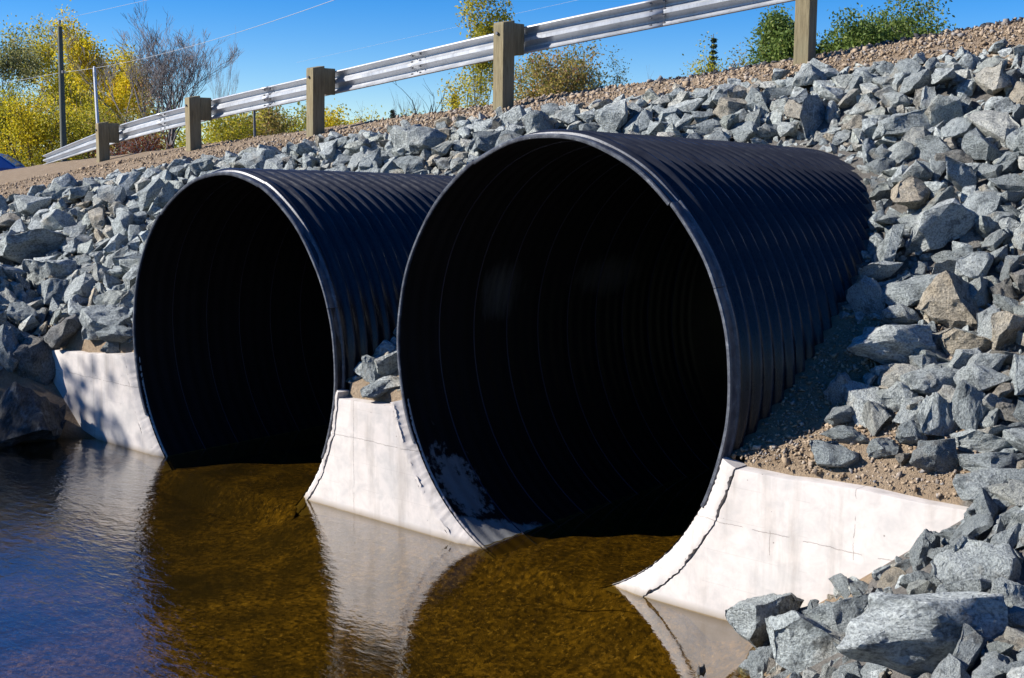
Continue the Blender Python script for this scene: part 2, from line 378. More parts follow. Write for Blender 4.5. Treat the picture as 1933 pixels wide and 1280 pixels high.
_gx, _gy = np.meshgrid(np.arange(LX, 6.5, LS), np.arange(LY, 9, LS), indexing='ij'); _LUT = terrain(_gx, _gy).tolist(); _LN, _LM = len(_LUT), len(_LUT[0])
def tz(x, y):
    u = (x - LX) / LS; v = (y - LY) / LS; i = int(u); j = int(v)
    if u < 0 or v < 0 or i >= _LN - 1 or j >= _LM - 1: return float(terrain(x, y))
    u -= i; v -= j; a, b = _LUT[i], _LUT[i + 1]
    return (a[j] * (1 - u) + b[j] * u) * (1 - v) + (a[j + 1] * (1 - u) + b[j + 1] * u) * v
def tnormal(x, y, e=.08):
    return Vector((-(tz(x + e, y) - tz(x - e, y)) / (2 * e), -(tz(x, y + e) - tz(x, y - e)) / (2 * e), 1)).normalized()
def pipe_d(x, y, z):           # ellipse "radius" measured from the nearest pipe axis
    return min(math.hypot(x - px, (z - pz + FALL * y) / PE) for px, pz in PIPES) - PR

def axis(*segs):
    out = []
    for a, b, st in segs: out += list(np.arange(a, b, st))
    return np.array(out + [segs[-1][1]])
GX = axis((-2000, -200, 300), (-200, -40, 16), (-40, -14, 1.0), (-14, -7.5, .12), (-7.5, 4, .045), (4, 9, .3), (9, 60, 6), (60, 2000, 250))
GY = axis((-60, -8, 4), (-8, -3, .4), (-3, -.5, .09), (-.5, 5, .045), (5, 8, .12), (8, 20, .6), (20, 100, 5), (100, 2500, 200))
XX, YY = np.meshgrid(GX, GY, indexing='ij')
ZZ = terrain(XX, YY)
rng = np.random.default_rng(3)
near = (np.abs(XX + 4) < 12) & (YY > -4) & (YY < 9)
def fbm(X, Y, sc, seed):
    out = np.zeros_like(X); r = np.random.default_rng(seed)
    for o in range(5):
        for k in range(3):
            a = r.uniform(0, 6.28); f = sc * 2 ** o * r.uniform(.7, 1.3); out += np.sin(f * (X * math.cos(a) + Y * math.sin(a)) + r.uniform(0, 6.28)) * .5 ** o
    return out / 4
ZZ = ZZ + near * .018 * fbm(XX, YY, 2.1, 5)
inside = np.zeros(XX.shape, bool); PX_ = XX.copy(); PZ_ = ZZ.copy()
for px, pz in PIPES:
    ca = pz - FALL * YY; dx = XX - px; dz = (ZZ - ca) / PE; rr = np.hypot(dx, dz) + 1e-6
    ins = (rr < PR + .02) & (YY > .03) & (YY < 7)
    PX_ = np.where(ins, px + dx / rr * (PR + .012), PX_); PZ_ = np.where(ins, ca + dz / rr * (PR + .012) * PE, PZ_); inside |= ins
    inside |= (rr < PR + .02) & (YY > .0) & (YY <= .03)
kp = ~(inside[:-1, :-1] & inside[1:, :-1] & inside[1:, 1:] & inside[:-1, 1:])
steep = (YY > -.03) & (YY < .10) & (XX > -7.1) & (XX < 3.3)
nearp = np.minimum.reduce([np.hypot(XX - px, (np.clip(ZZ, -.4, 1.2) - pz) / PE) for px, pz in PIPES]) < PR + .03
XX, ZZ = PX_, PZ_
crossing = (YY[:-1, :-1] < .08) & (YY[:-1, 1:] > -.03) & np.minimum.reduce([np.abs(XX[:-1, :-1] - px) for px, pz in PIPES]).__lt__(PR + .06)
kp &= ~crossing
rocky = np.clip((yb_of(XX) - YY) / .25, 0, 1) * ((YY > .45) | (XX > 2.6) | (XX < -7.1)) * ~((XX > 1.1) & (XX < 2.15) & (YY < 1.4) & (YY > -.1)) * ~((XX > 1.1) & (XX < 3.0) & (YY < .62) & (YY > -.05))
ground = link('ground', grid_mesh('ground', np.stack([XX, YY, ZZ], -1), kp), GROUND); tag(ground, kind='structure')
ra = ground.data.attributes.new('rocky', 'FLOAT', 'POINT'); ra.data.foreach_set('value', rocky.reshape(-1).astype(np.float32))
ground['label'] = 'tan earth embankment, stream bed and far ground'

wx = axis((-14, 6, .5)); wy = axis((-40, 14, 1.0)); WX, WY = np.meshgrid(wx, wy, indexing='ij')
water = link('water', grid_mesh('water', np.stack([WX, WY, 0 * WX], -1)), WATER); tag(water, kind='structure')
water['label'] = 'shallow brown stream water reflecting blue sky'
for (px, pz) in PIPES:
    ys = axis((-.20, 6, .05), (6, 13.5, 1)); xs = np.linspace(-1, 1, 24); lv = .105 if px == 0 else .36
    P = np.zeros((len(xs), len(ys), 3))
    for j, yy in enumerate(ys):
        zb = pz - FALL * max(yy, 0) - PR * PE + lv
        hw = PR * math.sqrt(max(0, 1 - ((pz - FALL * max(yy, 0) - zb) / (PR * PE)) ** 2)) * .995
        u = min(1, max(0, (-yy + .02) / .15)); xx = px + xs * (hw * (1 - u) + 1.1 * u)
        zz = zb * (1 - u) + u * (np.asarray(terrain(xx, np.full_like(xx, min(yy, -.06)))) + .006)
        P[:, j] = np.stack([xx, 0 * xs + yy, zz + .008 * np.sin(9 * xs + 3 * yy) * (1 - u)], -1)
    s = link('sediment', grid_mesh('sediment', P), GROUND); tag(s, 'brown silt lying in the bottom of the ' + ('nearer' if px == 0 else 'farther') + ' culvert pipe', 'silt', kind='stuff')
# road
rs = np.concatenate([axis((-200, -40, 8), (-40, 8, .5)), np.array([20, 60, 200.])]); ts = np.linspace(0, 1, 10)
P = np.zeros((len(rs), len(ts), 3))
for i, x in enumerate(rs):
    e0 = float(ye_of(x)) + .25
    for j, u in enumerate(ts):
        yy = e0 + 7.2 * u; P[i, j] = (x, yy, float(zr_of(x)) + .03 + .10 * (1 - abs(2 * u - 1)))
P[:, 0, 2] -= .08; P[:, -1, 2] -= .08
road = link('road', grid_mesh('road', P), ASPH); tag(road, kind='structure')

# ------------------------------------------------------------------ culvert pipes
def ring_shell(ys, rfun, nth, th0=0, th1=2 * math.pi):
    th = np.linspace(th0, th1, nth + 1); T, Y = np.meshgrid(th, ys, indexing='ij'); r = rfun(T, Y)
    return np.stack([r * np.cos(T), Y, PE * r * np.sin(T) - FALL * Y], -1)
PITCHC = .4 / 3
def outer_r(T, Y):
    amp = np.clip((Y - .07) / .06, 0, 1)
    w = np.sin(2 * np.pi * Y / PITCHC - 3 * T)
    w = (.5 + .5 * w) ** 2.8 * 2 - 1
    return PR + .022 + amp * (.018 + .024 * w) + .003 * np.sin(7 * T + 2 * Y) * amp
def inner_r(T, Y):
    return PR - .004 + .003 * np.sin(2 * np.pi * Y / PITCHC - 3 * T)
OUTER = grid_mesh('outer_shell', ring_shell(np.concatenate([np.array([0, .005]), np.arange(.02, 5.6, PITCHC / 9), np.array([6, 9, 14.])]), outer_r, 220))
INNERM = [grid_mesh('inner_shell', ring_shell(np.concatenate([np.array([0, .004]), np.arange(.015, 4.0, PITCHC / 5), np.arange(4.2, 14.1, .4)]), inner_r, 120)) for k in range(2)]
for k, (px, pz) in enumerate(PIPES):
    p = empty('culvert_pipe', (px, 0, pz))
    tag(p, ['large black corrugated culvert pipe nearest the camera, with pale interior seam lines', 'black corrugated culvert pipe farther upstream, sitting lower in the water'][k], 'culvert', 'twin culvert pipes under the road')
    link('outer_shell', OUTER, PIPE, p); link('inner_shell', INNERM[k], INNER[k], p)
    rnd = random.Random(20 + k)
    # rolled lip in lengths that do not quite meet
    cuts = [[-28, 24, 47, 118, 208], [-28, 19, 70, 131, 208]][k]
    for a, b in zip(cuts[:-1], cuts[1:]):
        m = MB(); n = max(6, int((b - a) / 1.5)); prof = []
        dr = rnd.uniform(-.004, .012); dy = rnd.uniform(-.014, .004)
        rows = []
        for i in range(n + 1):
            t = R_(a + .08 + (b - a - .16) * i / n)
            wob = .004 * math.sin(5 * t + k) + .002 * math.sin(17 * t + a)
            sec = [(-.007, .01), (-.007, -.006), (.0, -.012), (.016, -.012), (.022, -.004), (.022, .012), (.018, .018), (.020, .060), (.034, .068), (.034, .082), (.016, .084), (.012, .012)]
            rows.append([((PR + r + dr + wob) * math.cos(t), y + dy, PE * (PR + r + dr + wob) * math.sin(t)) for r, y in sec])
        ns = len(rows[0]); vs_ = [q for r in rows for q in r]
        fs = [(i * ns + j, (i + 1) * ns + j, (i + 1) * ns + (j + 1) % ns, i * ns + (j + 1) % ns) for i in range(n) for j in range(ns)]
        fs += [tuple(range(ns)), tuple(reversed(range(n * ns, (n + 1) * ns)))]
        m.add(vs_, fs); m.build('rim_band', LIP, p, 40)
    # lock seam: one helical raised line turn by turn inside
    for turn in range(9 if k == 0 else 5):
        pts = []
        for i in range(73):
            t = 2 * math.pi * i / 72 - math.pi / 2; y = .4 * turn + .4 * (i / 72) + .12
            r = PR - .008; pts.append((r * math.cos(t), y, PE * r * math.sin(t) - FALL * y))
        m = MB(); m.tube(pts, .005 if k == 0 else .0025, 5); m.build('seam', SEAM, p, 60)

# ------------------------------------------------------------------ concrete headwalls
def arc_pts(px, pz, r, z_top, z_bot, side, n=26):
    # from the top down along one side of the opening (side=+1 right of it)
    out = []
    a1 = math.asin(max(-1, min(1, (z_top - pz) / (r * PE)))); a0 = math.asin(max(-1, min(1, (z_bot - pz) / (r * PE))))
    for i in range(n + 1):
        a = a1 + (a0 - a1) * i / n; out.append((px + side * r * math.cos(a), pz + r * PE * math.sin(a)))
    return out
def slab(outline, y0, y1, name, parent, mat=CONC, bev=.012, wob=0):
    bm = bmesh.new(); f = [bm.verts.new((x, y0, z)) for x, z in outline]; face = bm.faces.new(f)
    ret = bmesh.ops.extrude_face_region(bm, geom=[face])
    for v in [g for g in ret['geom'] if isinstance(g, bmesh.types.BMVert)]: v.co.y = y1
    bmesh.ops.recalc_face_normals(bm, faces=bm.faces)
    fe = [e for e in bm.edges if all(abs(v.co.y - min(y0, y1)) < 1e-5 for v in e.verts)]
    bmesh.ops.bevel(bm, geom=fe, offset=bev, segments=2, affect='EDGES', profile=.6)
    me = bpy.data.meshes.new(name); bm.to_mesh(me); bm.free(); sharp(me, 40)
    return link(name, me, mat, parent)
def collar(px, pz, z_top, side, parent, w=.15):
    # rounded mortar collar between the pipe lip and the wall, with a ragged outer edge
    n = 110; rows = []; a1 = math.asin((z_top - pz) / (PR * PE)); a0 = math.asin(max(-.995, (-.42 - pz) / (PR * PE)))
    rr = random.Random(int(px * 10) + side)
    ph = rr.uniform(0, 6)
    for i in range(n + 1):
        a = a1 + (a0 - a1) * i / n
        j = .006 * math.sin(23 * a + ph) + .005 * math.sin(51 * a + 2 * ph) + rr.uniform(-.007, .007)
        q = rr.uniform(-.003, .003)
        sec = [(-.006, .035), (-.006 + q, .022), (.006 + q, .004 + q), (.045 + q, -.012 + q), (.085, -.028 + q * .6), (w - .03 + j, -.040 + q * .6), (w - .004 + j, -.041), (w + j, -.02), (w + j, .1)]
        rows.append([(px + side * (PR + r) * math.cos(a), y, pz + PE * (PR + r) * math.sin(a)) for r, y in sec])
    ns = len(rows[0]); m = MB()
    fs = [(i * ns + j, (i + 1) * ns + j, (i + 1) * ns + j + 1, i * ns + j + 1) for i in range(n) for j in range(ns - 1)]
    fs += [tuple(range(ns))]
    m.add([q for r in rows for q in r], fs)
    me = m.mesh('collar'); bm = bmesh.new(); bm.from_mesh(me); bmesh.ops.recalc_face_normals(bm, faces=bm.faces); bm.to_mesh(me); bm.free(); sharp(me, 50)
    return link('collar', me, CONC, parent)
def jag(pts, amp, seed):
    r = random.Random(seed); return [(x + r.uniform(-amp, amp), z + r.uniform(-amp, amp)) for x, z in pts]
def top_line(x0, z0, x1, z1, n, seed, amp=.01):
    r = random.Random(seed); return [(x0 + (x1 - x0) * i / n, z0 + (z1 - z0) * i / n + (r.uniform(-amp, amp) if 0 < i < n else 0)) for i in range(n + 1)]
Rw = PR + .150; ZB = -.5
(pxr, pzr), (pxl, pzl) = PIPES
def fill(arc, px):       # below the waterline silt closes the joint
    return [(x + (math.copysign(.04, px - x) if z < .015 else 0), z) for x, z in arc]
# right
hw = empty('concrete_headwall', (2.4, 0, 0)); tag(hw, 'white concrete headwall in full sun beside the nearer pipe, half buried by boulders', 'headwall', 'concrete headwalls around the pipes')
def seat(o): o.location = -Vector(o.parent.location)
a = fill(jag(arc_pts(pxr, pzr, Rw, .985, ZB, 1, 60), .006, 1), pxr)
o = slab(a + [(3.7, ZB)] + top_line(3.7, 1.03, a[0][0], .985, 12, 4)[:-1], -.035, .09, 'wall', hw); seat(o)
o = slab(arc_pts(pxr, pzr, PR + .05, .955, ZB, 1, 40) + [(3.66, ZB), (3.66, .95)], -.003, .10, 'backing', hw); seat(o)
o = collar(pxr, pzr, 1.04, 1, hw, .145); seat(o)
# middle
hw = empty('concrete_headwall', (-1.95, 0, 0)); tag(hw, 'tapered white concrete pier between the two culvert pipes', 'headwall', 'concrete headwalls around the pipes')
aL = fill(jag(arc_pts(pxl, pzl, Rw - .06, .925, ZB, 1, 60), .005, 2), pxl); aR = fill(jag(arc_pts(pxr, pzr, Rw - .03, .95, ZB, -1, 60), .003, 3), pxr)
o = slab(aL + list(reversed(aR)), -.035, .09, 'wall', hw); seat(o)
o = slab(arc_pts(pxl, pzl, PR + .03, .91, ZB, 1, 40) + list(reversed(arc_pts(pxr, pzr, PR + .05, .91, ZB, -1, 40))), -.003, .10, 'backing', hw); seat(o)
o = collar(pxl, pzl, .99, 1, hw, .09); seat(o); o = collar(pxr, pzr, 1.02, -1, hw, .125); seat(o)
# left
hw = empty('concrete_headwall', (-6.2, 0, 0)); tag(hw, 'white concrete headwall with soft tree shadows beside the farther pipe', 'headwall', 'concrete headwalls around the pipes')
a = fill(jag(arc_pts(pxl, pzl, Rw, .92, ZB, -1, 60), .004, 5), pxl)
o = slab(list(reversed(a)) + top_line(a[0][0], .93, -7.1, .81, 10, 6) [1:] + [(-7.1, ZB)], -.035, .09, 'wall', hw); seat(o)
o = slab(list(reversed(arc_pts(pxl, pzl, PR + .04, .88, ZB, -1, 40))) + [(-7.06, .78), (-7.06, ZB)], -.003, .10, 'backing', hw); seat(o)
o = collar(pxl, pzl, .97, -1, hw, .145); seat(o)

# ------------------------------------------------------------------ rocks
def rock_mesh(name, seed, cuts, slabby=.55, npt=13):
    r = random.Random(seed); bm = bmesh.new()
    sx, sy, sz = 1, r.uniform(.50, .88), r.uniform(slabby - .20, slabby + .12)
    for i in range(npt):
        v = Vector((r.gauss(0, 1), r.gauss(0, 1), r.gauss(0, 1))).normalized()
        m = max(abs(v.x), abs(v.y), abs(v.z)); v = v * ((1 - .75) + .75 / m) * r.uniform(.74, 1.0)
        bm.verts.new((v.x * sx * .5, v.y * sy * .5, v.z * sz * .5))
    bmesh.ops.convex_hull(bm, input=bm.verts[:])
    for i in range(r.randint(3, 6)):     # chip off corners
        nrm = Vector((r.gauss(0, 1), r.gauss(0, 1), r.gauss(0, 1))).normalized()
        ext = max(v.co.dot(nrm) for v in bm.verts); ct = nrm * ext * r.uniform(.62, .86)
        g = bmesh.ops.bisect_plane(bm, geom=bm.verts[:] + bm.edges[:] + bm.faces[:], plane_co=ct, plane_no=nrm, clear_outer=True)
        ed = [e for e in g['geom_cut'] if isinstance(e, bmesh.types.BMEdge)]
        if ed: bmesh.ops.contextual_create(bm, geom=ed)
    bmesh.ops.delete(bm, geom=[v for v in bm.verts if not v.link_faces], context='VERTS')
    bmesh.ops.dissolve_limit(bm, angle_limit=R_(9), verts=bm.verts[:], edges=bm.edges[:])
    bmesh.ops.bevel(bm, geom=bm.edges[:], offset=r.uniform(.006, .018), segments=1, affect='EDGES', profile=.5, clamp_overlap=True)
    bmesh.ops.triangulate(bm, faces=bm.faces[:])
    for c in range(cuts):
        lim = .42 * .5 ** c
        es = [e for e in bm.edges if e.calc_length() > lim]
        if es: bmesh.ops.subdivide_edges(bm, edges=es, cuts=1)
        bmesh.ops.triangulate(bm, faces=bm.faces[:])
    bm.normal_update(); off = Vector((seed * 3.7, seed * 1.9, seed * .7))
    ax = Vector((r.gauss(0, .4), r.gauss(0, .4), 1)).normalized()
    ns = {}
    for v in bm.verts:
        q = v.co + off
        d = .032 * noise.noise(q * 2.4) - .055 * max(0, abs(noise.noise(q * 4.2 + off)) - .10) + .018 * noise.noise(q * 9)
        if cuts > 2: d += .010 * noise.noise(q * 19) - .022 * max(0, noise.noise(Vector((q.dot(ax) * 12, q.x * 1.5, q.y * 1.5))) - .15)
        ns[v] = v.normal * d
    for v, d in ns.items(): v.co += d
    me = bpy.data.meshes.new(name); bm.to_mesh(me); bm.free(); sharp(me, 22)
    return me
MID = [rock_mesh('stone', 100 + i, 3, .55, 11 + i % 5) for i in range(24)]
MIDL = [rock_mesh('stone_coarse', 100 + i, 2, .55, 11 + i % 5) for i in range(16)]
BIG = [rock_mesh('boulder', 300 + i, 4, .6, 13 + i % 4) for i in range(14)]
LOW = [rock_mesh('rubble', 500 + i, 1, .6, 10) for i in range(12)]
for me in MID + MIDL + BIG + LOW: me.materials.append(ROCK)

def orient(n, rnd, tilt=26):
    q = Vector((0, 0, 1)).rotation_difference(n)
    t = Quaternion(Vector((rnd.gauss(0, 1), rnd.gauss(0, 1), 0)).normalized(), R_(rnd.gauss(0, tilt)))
    y = Quaternion((0, 0, 1), rnd.uniform(0, 2 * math.pi))
    return q @ t @ y
def project(p):
    d = Vector(p) - CAM; z = d.dot(fw)
    if z < .2: return None
    return 966.5 + FPX * d.dot(rt) / z, 640 - FPX * d.dot(up) / z, z

# hand placed rocks: x, y, z, long size, aspect(y), aspect(z), yaw, tilt-x, tilt-y, mesh, label or None
#HERO_BEGIN
HERO = [
    (1.94, 1.59, 2.02, 0.51, 0.25, -18, 0, 0.2, 'long flat blue grey slab above the pipe shadow edge'),
    (2.35, 1.44, 1.97, 0.42, 0.39, 10, 1, 0.9, 'big brownish grey boulder right of the long flat slab'),
    (2.0, 1.33, 1.84, 0.26, 0.17, 0, 2, 0.55, None),
    (2.1, 1.04, 1.7, 0.55, 0.28, 6, 3, 0.36, 'wide boulder cut in two by the shadow edge of the pipe'),
    (2.51, 1.15, 1.74, 0.31, 0.21, 0, 4, 0.88, 'tan weathered block below the big brownish boulder'),
    (2.74, 1.21, 1.8, 0.26, 0.27, 20, 5, 0.86, None),
    (2.32, 0.96, 1.61, 0.18, 0.13, 0, 6, 0.3, None),
    (2.45, 0.8, 1.53, 0.38, 0.2, 10, 7, 0.55, None),
    (2.8, 0.59, 1.44, 0.22, 0.34, 12, 8, 0.25, 'upright blue grey block standing on the right bank'),
    (2.62, 0.53, 1.39, 0.27, 0.28, 0, 9, 0.55, None),
    (2.34, 0.66, 1.45, 0.24, 0.2, 0, 10, 0.6, None),
    (2.29, 0.46, 1.34, 0.17, 0.23, -8, 11, 0.78, 'upright greenish stone with a rounded top beside the sandy pocket'),
    (2.04, 0.46, 1.31, 0.25, 0.15, -12, 12, 0.25, 'pointed grey stone at the lower edge of the pipe shadow'),
    (2.15, 0.34, 1.23, 0.29, 0.12, 4, 13, 0.2, None),
    (2.15, 0.17, 1.14, 0.3, 0.18, 10, 14, 0.2, 'flat blue grey slab lying on the sand behind the nearer headwall'),
    (2.44, 0.28, 1.21, 0.2, 0.14, -14, 15, 0.5, None),
    (2.56, 0.37, 1.27, 0.18, 0.17, 0, 16, 0.1, None),
    (2.76, 0.25, 1.21, 0.27, 0.22, 4, 17, 0.02, 'darkest square blue grey block behind the nearer headwall top'),
    (2.96, 0.41, 1.29, 0.34, 0.16, 4, 18, 0.55, None),
    (2.58, 0.23, 1.15, 0.12, 0.09, 0, 19, 0.93, None),
    (3.05, 0.29, 1.2, 0.39, 0.13, 0, 20, 0.5, None),
    (3.13, 0.1, 1.12, 0.39, 0.22, 6, 21, 0.3, 'broad blue grey rock at the buried end of the nearer headwall'),
    (3.01, 0.68, 1.44, 0.2, 0.13, 0, 22, 0.93, None),
    (3.18, -0.18, 1.02, 0.14, 0.13, 0, 23, 0.1, None),
    (1.94, 0.65, 1.45, 0.18, 0.22, 0, 24, 0.2, None),
    (2.78, 0.87, 1.58, 0.35, 0.21, 0, 25, 0.55, None),
    (3.02, -0.42, 0.84, 0.15, 0.28, 14, 26, 0.1, 'dark upright stone leaning on the nearer headwall face'),
    (3.18, -0.33, 0.95, 0.26, 0.08, 4, 27, 0.2, None),
    (3.54, -1.0, 1.01, 0.37, 0.32, -30, 28, 0.55, 'pale wedge boulder with a sharp top in the lower right'),
    (3.29, -0.8, 0.89, 0.09, 0.21, 12, 29, 0.5, None),
    (3.16, -0.74, 0.78, 0.2, 0.11, 0, 30, 0.2, None),
    (3.6, -1.58, 0.86, 0.73, 0.4, 4, 31, 0.42, 'largest pale boulder in the lower right corner of the bank'),
    (2.7, -1.01, 0.38, 0.49, 0.38, 6, 32, 0.15, 'rugged grey boulder at the water edge left of the largest boulder'),
    (2.03, -0.3, 0.12, 0.49, 0.35, -10, 33, 0.52, 'rounded pale boulder against the foot of the nearer headwall'),
    (2.7, -0.72, 0.46, 0.39, 0.22, -16, 34, 0.25, None),
    (2.23, -0.69, 0.09, 0.18, 0.20, 0, 35, 0.1, None),
    (3.83, -1.26, 0.96, 0.24, 0.26, 0, 36, 0.55, None),
    (3.97, -1.84, 0.92, 0.14, 0.09, 0, 37, 0.6, None),
    (1.93, -0.88, -0.15, 0.12, 0.40, 8, 38, 0.97, 'small dark stone breaking the water surface near the headwall'),
    (-6.4, -0.59, 0.18, 0.75, 0.77, 14, 39, 1.0, 'dark round boulder at the left water edge'),
    (-7.01, -0.19, 0.72, 0.47, 0.58, 0, 40, 0.97, None),
    (-7.19, -0.36, 0.86, 0.37, 0.51, 0, 41, 0.05, None),
    (-6.74, 0.05, 1.05, 0.47, 0.3, -34, 42, 0.95, 'tan brown slab tilted on the corner of the farther headwall'),
    (-6.02, 0.16, 1.21, 0.58, 0.4, -20, 43, 0.55, 'pale boulder on the farther headwall beside the pipe'),
    (-5.64, 0.05, 1.08, 0.4, 0.19, -6, 44, 0.25, None),
    (-5.79, 0.05, 0.96, 0.2, 0.16, 0, 45, 0.3, None),
    (-8.17, 0.58, 1.48, 0.71, 0.48, -16, 46, 0.55, 'large pale block high on the left bank beside the farther pipe'),
    (-9.08, 0.95, 1.67, 0.88, 0.36, -14, 47, 0.55, None),
    (-7.6, 0.4, 1.33, 0.35, 0.32, 0, 48, 0.5, None),
    (-1.84, 0.05, 1.03, 0.26, 0.14, -4, 49, 0.3, 'grey stone lying on top of the concrete pier'),
    (-1.99, 0.16, 1.16, 0.23, 0.26, 0, 50, 0.3, None),
]
#HERO_END
def normed(me):
    c = np.zeros(len(me.vertices) * 3); me.vertices.foreach_get('co', c); c = c.reshape(-1, 3); return c.max(0) - c.min(0), (c.max(0) + c.min(0)) / 2
PLACED = []        # x, y, z, radius of every rock already laid
CAMQ = Quaternion((0, 0, 1), YAW)
riprap = empty('rock_slope', (0, 0, 0)); tag(riprap, 'bank of angular blue grey broken rock covering the embankment', kind='structure')
for i, (x, y, z, w, h, ang, mi, tone, label) in enumerate(HERO):
    me = BIG[mi % len(BIG)]; d, c = normed(me)
    o = link('boulder' if label else 'stone', me)
    dep = w * .8
    o.scale = (w / d[0], dep / d[1], h / d[2]); o.rotation_mode = 'QUATERNION'
    o.rotation_quaternion = CAMQ @ Quaternion((0, 1, 0), R_(ang)) @ Quaternion((1, 0, 0), R_(-18))
    o.location = (x, y, z); o.color = (tone, 0, 0, 1)
    if label: tag(o, label, 'boulder', 'boulders picked out on the banks')
    else: o.parent = riprap
    PLACED.append((x, y, z, .45 * (w * .6 + h * .4)))

# loose rock: larger first, then what fits between
rnd = random.Random(11); cell = {}
def cput(x, y, r):
    PL.append((x, y, r)); cell.setdefault((int(x // .6), int(y // .6)), []).append(len(PL) - 1)
PL = []
for x, y, z, r in PLACED: cput(x, y, r)
def free(x, y, r, k):
    cx, cy = int(x // .6), int(y // .6)
    for i in range(cx - 1, cx + 2):
        for j in range(cy - 1, cy + 2):
            for q in cell.get((i, j), ()):
                a, b, c = PL[q]
                if (a - x) ** 2 + ((b - y) * 1.17) ** 2 < (k * (c + r)) ** 2: return False
    return True
def allowed(x, y, r):
    if y > float(yb_of(x)) + rnd.gauss(0, .10) - .4 * r or r > .10 + .2 * max(0, float(yb_of(x)) - y): return False
    inw = -7.15 < x < 3.25
    if inw:
        front = x > 1.7 and y < -.05 - .8 * r
        if front:
            if y < -2.2 or r > .085 or x < 1.9 or rnd.random() < .5: return False
        else:
            if y < .22 + r and not (x < -5.3 or -2.4 < x < -1.4): return False
            if y < .06 + .8 * r: return False
        if 1.2 < x < 2.05 and y < 1.35: return False
        if 1.2 < x < 2.9 and 0 < y < .5 + .4 * r: return False
    else:
        if y < -2.2: return False
        if x < 0 and y < -.9 - .3 * (x + 7): return False
    if x > 2.9 and y < .0 and (r > .11 or rnd.random() < .4): return False
    if x > 2.9 and y < .4 and r > .13: return False
    z = tz(x, y)
    if z < -.12: return False
    if -.1 < y < 7 and pipe_d(x, y, z + .2 * r) < r * (1.45 if -2.5 < x < -1.3 else 1.2) + .02: return False
    return True
SPEC = []
for lo, hi, tries, k in ((.32, .52, 1500, .74), (.20, .34, 24000, .62), (.11, .21, 52000, .54), (.05, .11, 40000, .56)):
    for t in range(tries):
        x = rnd.uniform(-15.5, 4.6); y = rnd.uniform(-2.2, 5.2)
        s = rnd.uniform(lo, hi); r = s * .42
        if not allowed(x, y, r) or not free(x, y, r, k): continue
        cput(x, y, r); SPEC.append((x, y, s))
scored = []
for i, (x, y, s) in enumerate(SPEC):
    z = tz(x, y); p = project((x, y, z)); sc = 0
    if p and -30 < p[0] < 1963 and -30 < p[1] < 1310: sc = s / p[2]
    # behind the nearer barrel nothing of a rock shows
    if -3.0 < x < -1.0 and sc: sc *= .3
    scored.append((sc, i))
scored.sort(reverse=True); single = set(i for _, i in scored[:300 - sum(1 for h in HERO if not h[8])])
mass_v = []; mass_f = []; mass_t = []; nv = 0
cache = {}
def arr(me):
    if me.name not in cache:
        c = np.zeros(len(me.vertices) * 3); me.vertices.foreach_get('co', c)
        f = np.zeros(len(me.polygons) * 3, dtype=np.int64); me.polygons.foreach_get('vertices', f)
        cache[me.name] = (c.reshape(-1, 3), f.reshape(-1, 3))
    return cache[me.name]
for i, (x, y, s) in enumerate(SPEC):
    n = tnormal(x, y, .15); q = orient(n, rnd, 32 if s > .2 else 45)
    lift = rnd.uniform(.0, .34) * s if s > .2 else rnd.uniform(-.10, .12) * s
    loc = Vector((x, y, tz(x, y))) + n * lift
    ss = s * 1.16; sc = (ss * rnd.uniform(.95, 1.35), ss * rnd.uniform(.85, 1.15), ss * rnd.uniform(.9, 1.4)); tone = rnd.random() * .94
    if i in single:
        o = link('stone', MID[rnd.randrange(len(MID))] if s < .36 else (MID + BIG)[rnd.randrange(len(MID) + len(BIG))], None, riprap)
        o.rotation_mode = 'QUATERNION'; o.rotation_quaternion = q; o.location = loc; o.scale = sc; o.color = (tone, 0, 0, 1)
    else:
        me = (MIDL if s > .17 else LOW)[rnd.randrange(12)]; c, f = arr(me)
        M = np.array(q.to_matrix()) @ np.diag(sc); mass_v.append(c @ M.T + np.array(loc)); mass_f.append(f + nv); mass_t.append(np.full(len(f), tone)); nv += len(c)
def tri_mesh(name, V, F, T, deg=None):
    V = np.concatenate(V); F = np.concatenate(F); T = np.concatenate(T)
    me = bpy.data.meshes.new(name); me.vertices.add(len(V)); me.vertices.foreach_set('co', V.reshape(-1).astype(np.float32))
    me.loops.add(len(F) * 3); me.loops.foreach_set('vertex_index', F.reshape(-1).astype(np.int32))
    me.polygons.add(len(F)); me.polygons.foreach_set('loop_start', np.arange(0, len(F) * 3, 3, dtype=np.int32))
    me.update(calc_edges=True); a = me.attributes.new('tone', 'FLOAT', 'FACE'); a.data.foreach_set('value', T.astype(np.float32))
    if deg: sharp(me, deg)
    return me
o = link('rubble', tri_mesh('rubble', mass_v, mass_f, mass_t, 22), ROCKS, riprap); tag(o, kind='stuff')
print('rocks', len(SPEC), 'mass', len(mass_f), 'tris', sum(len(f) for f in mass_f))

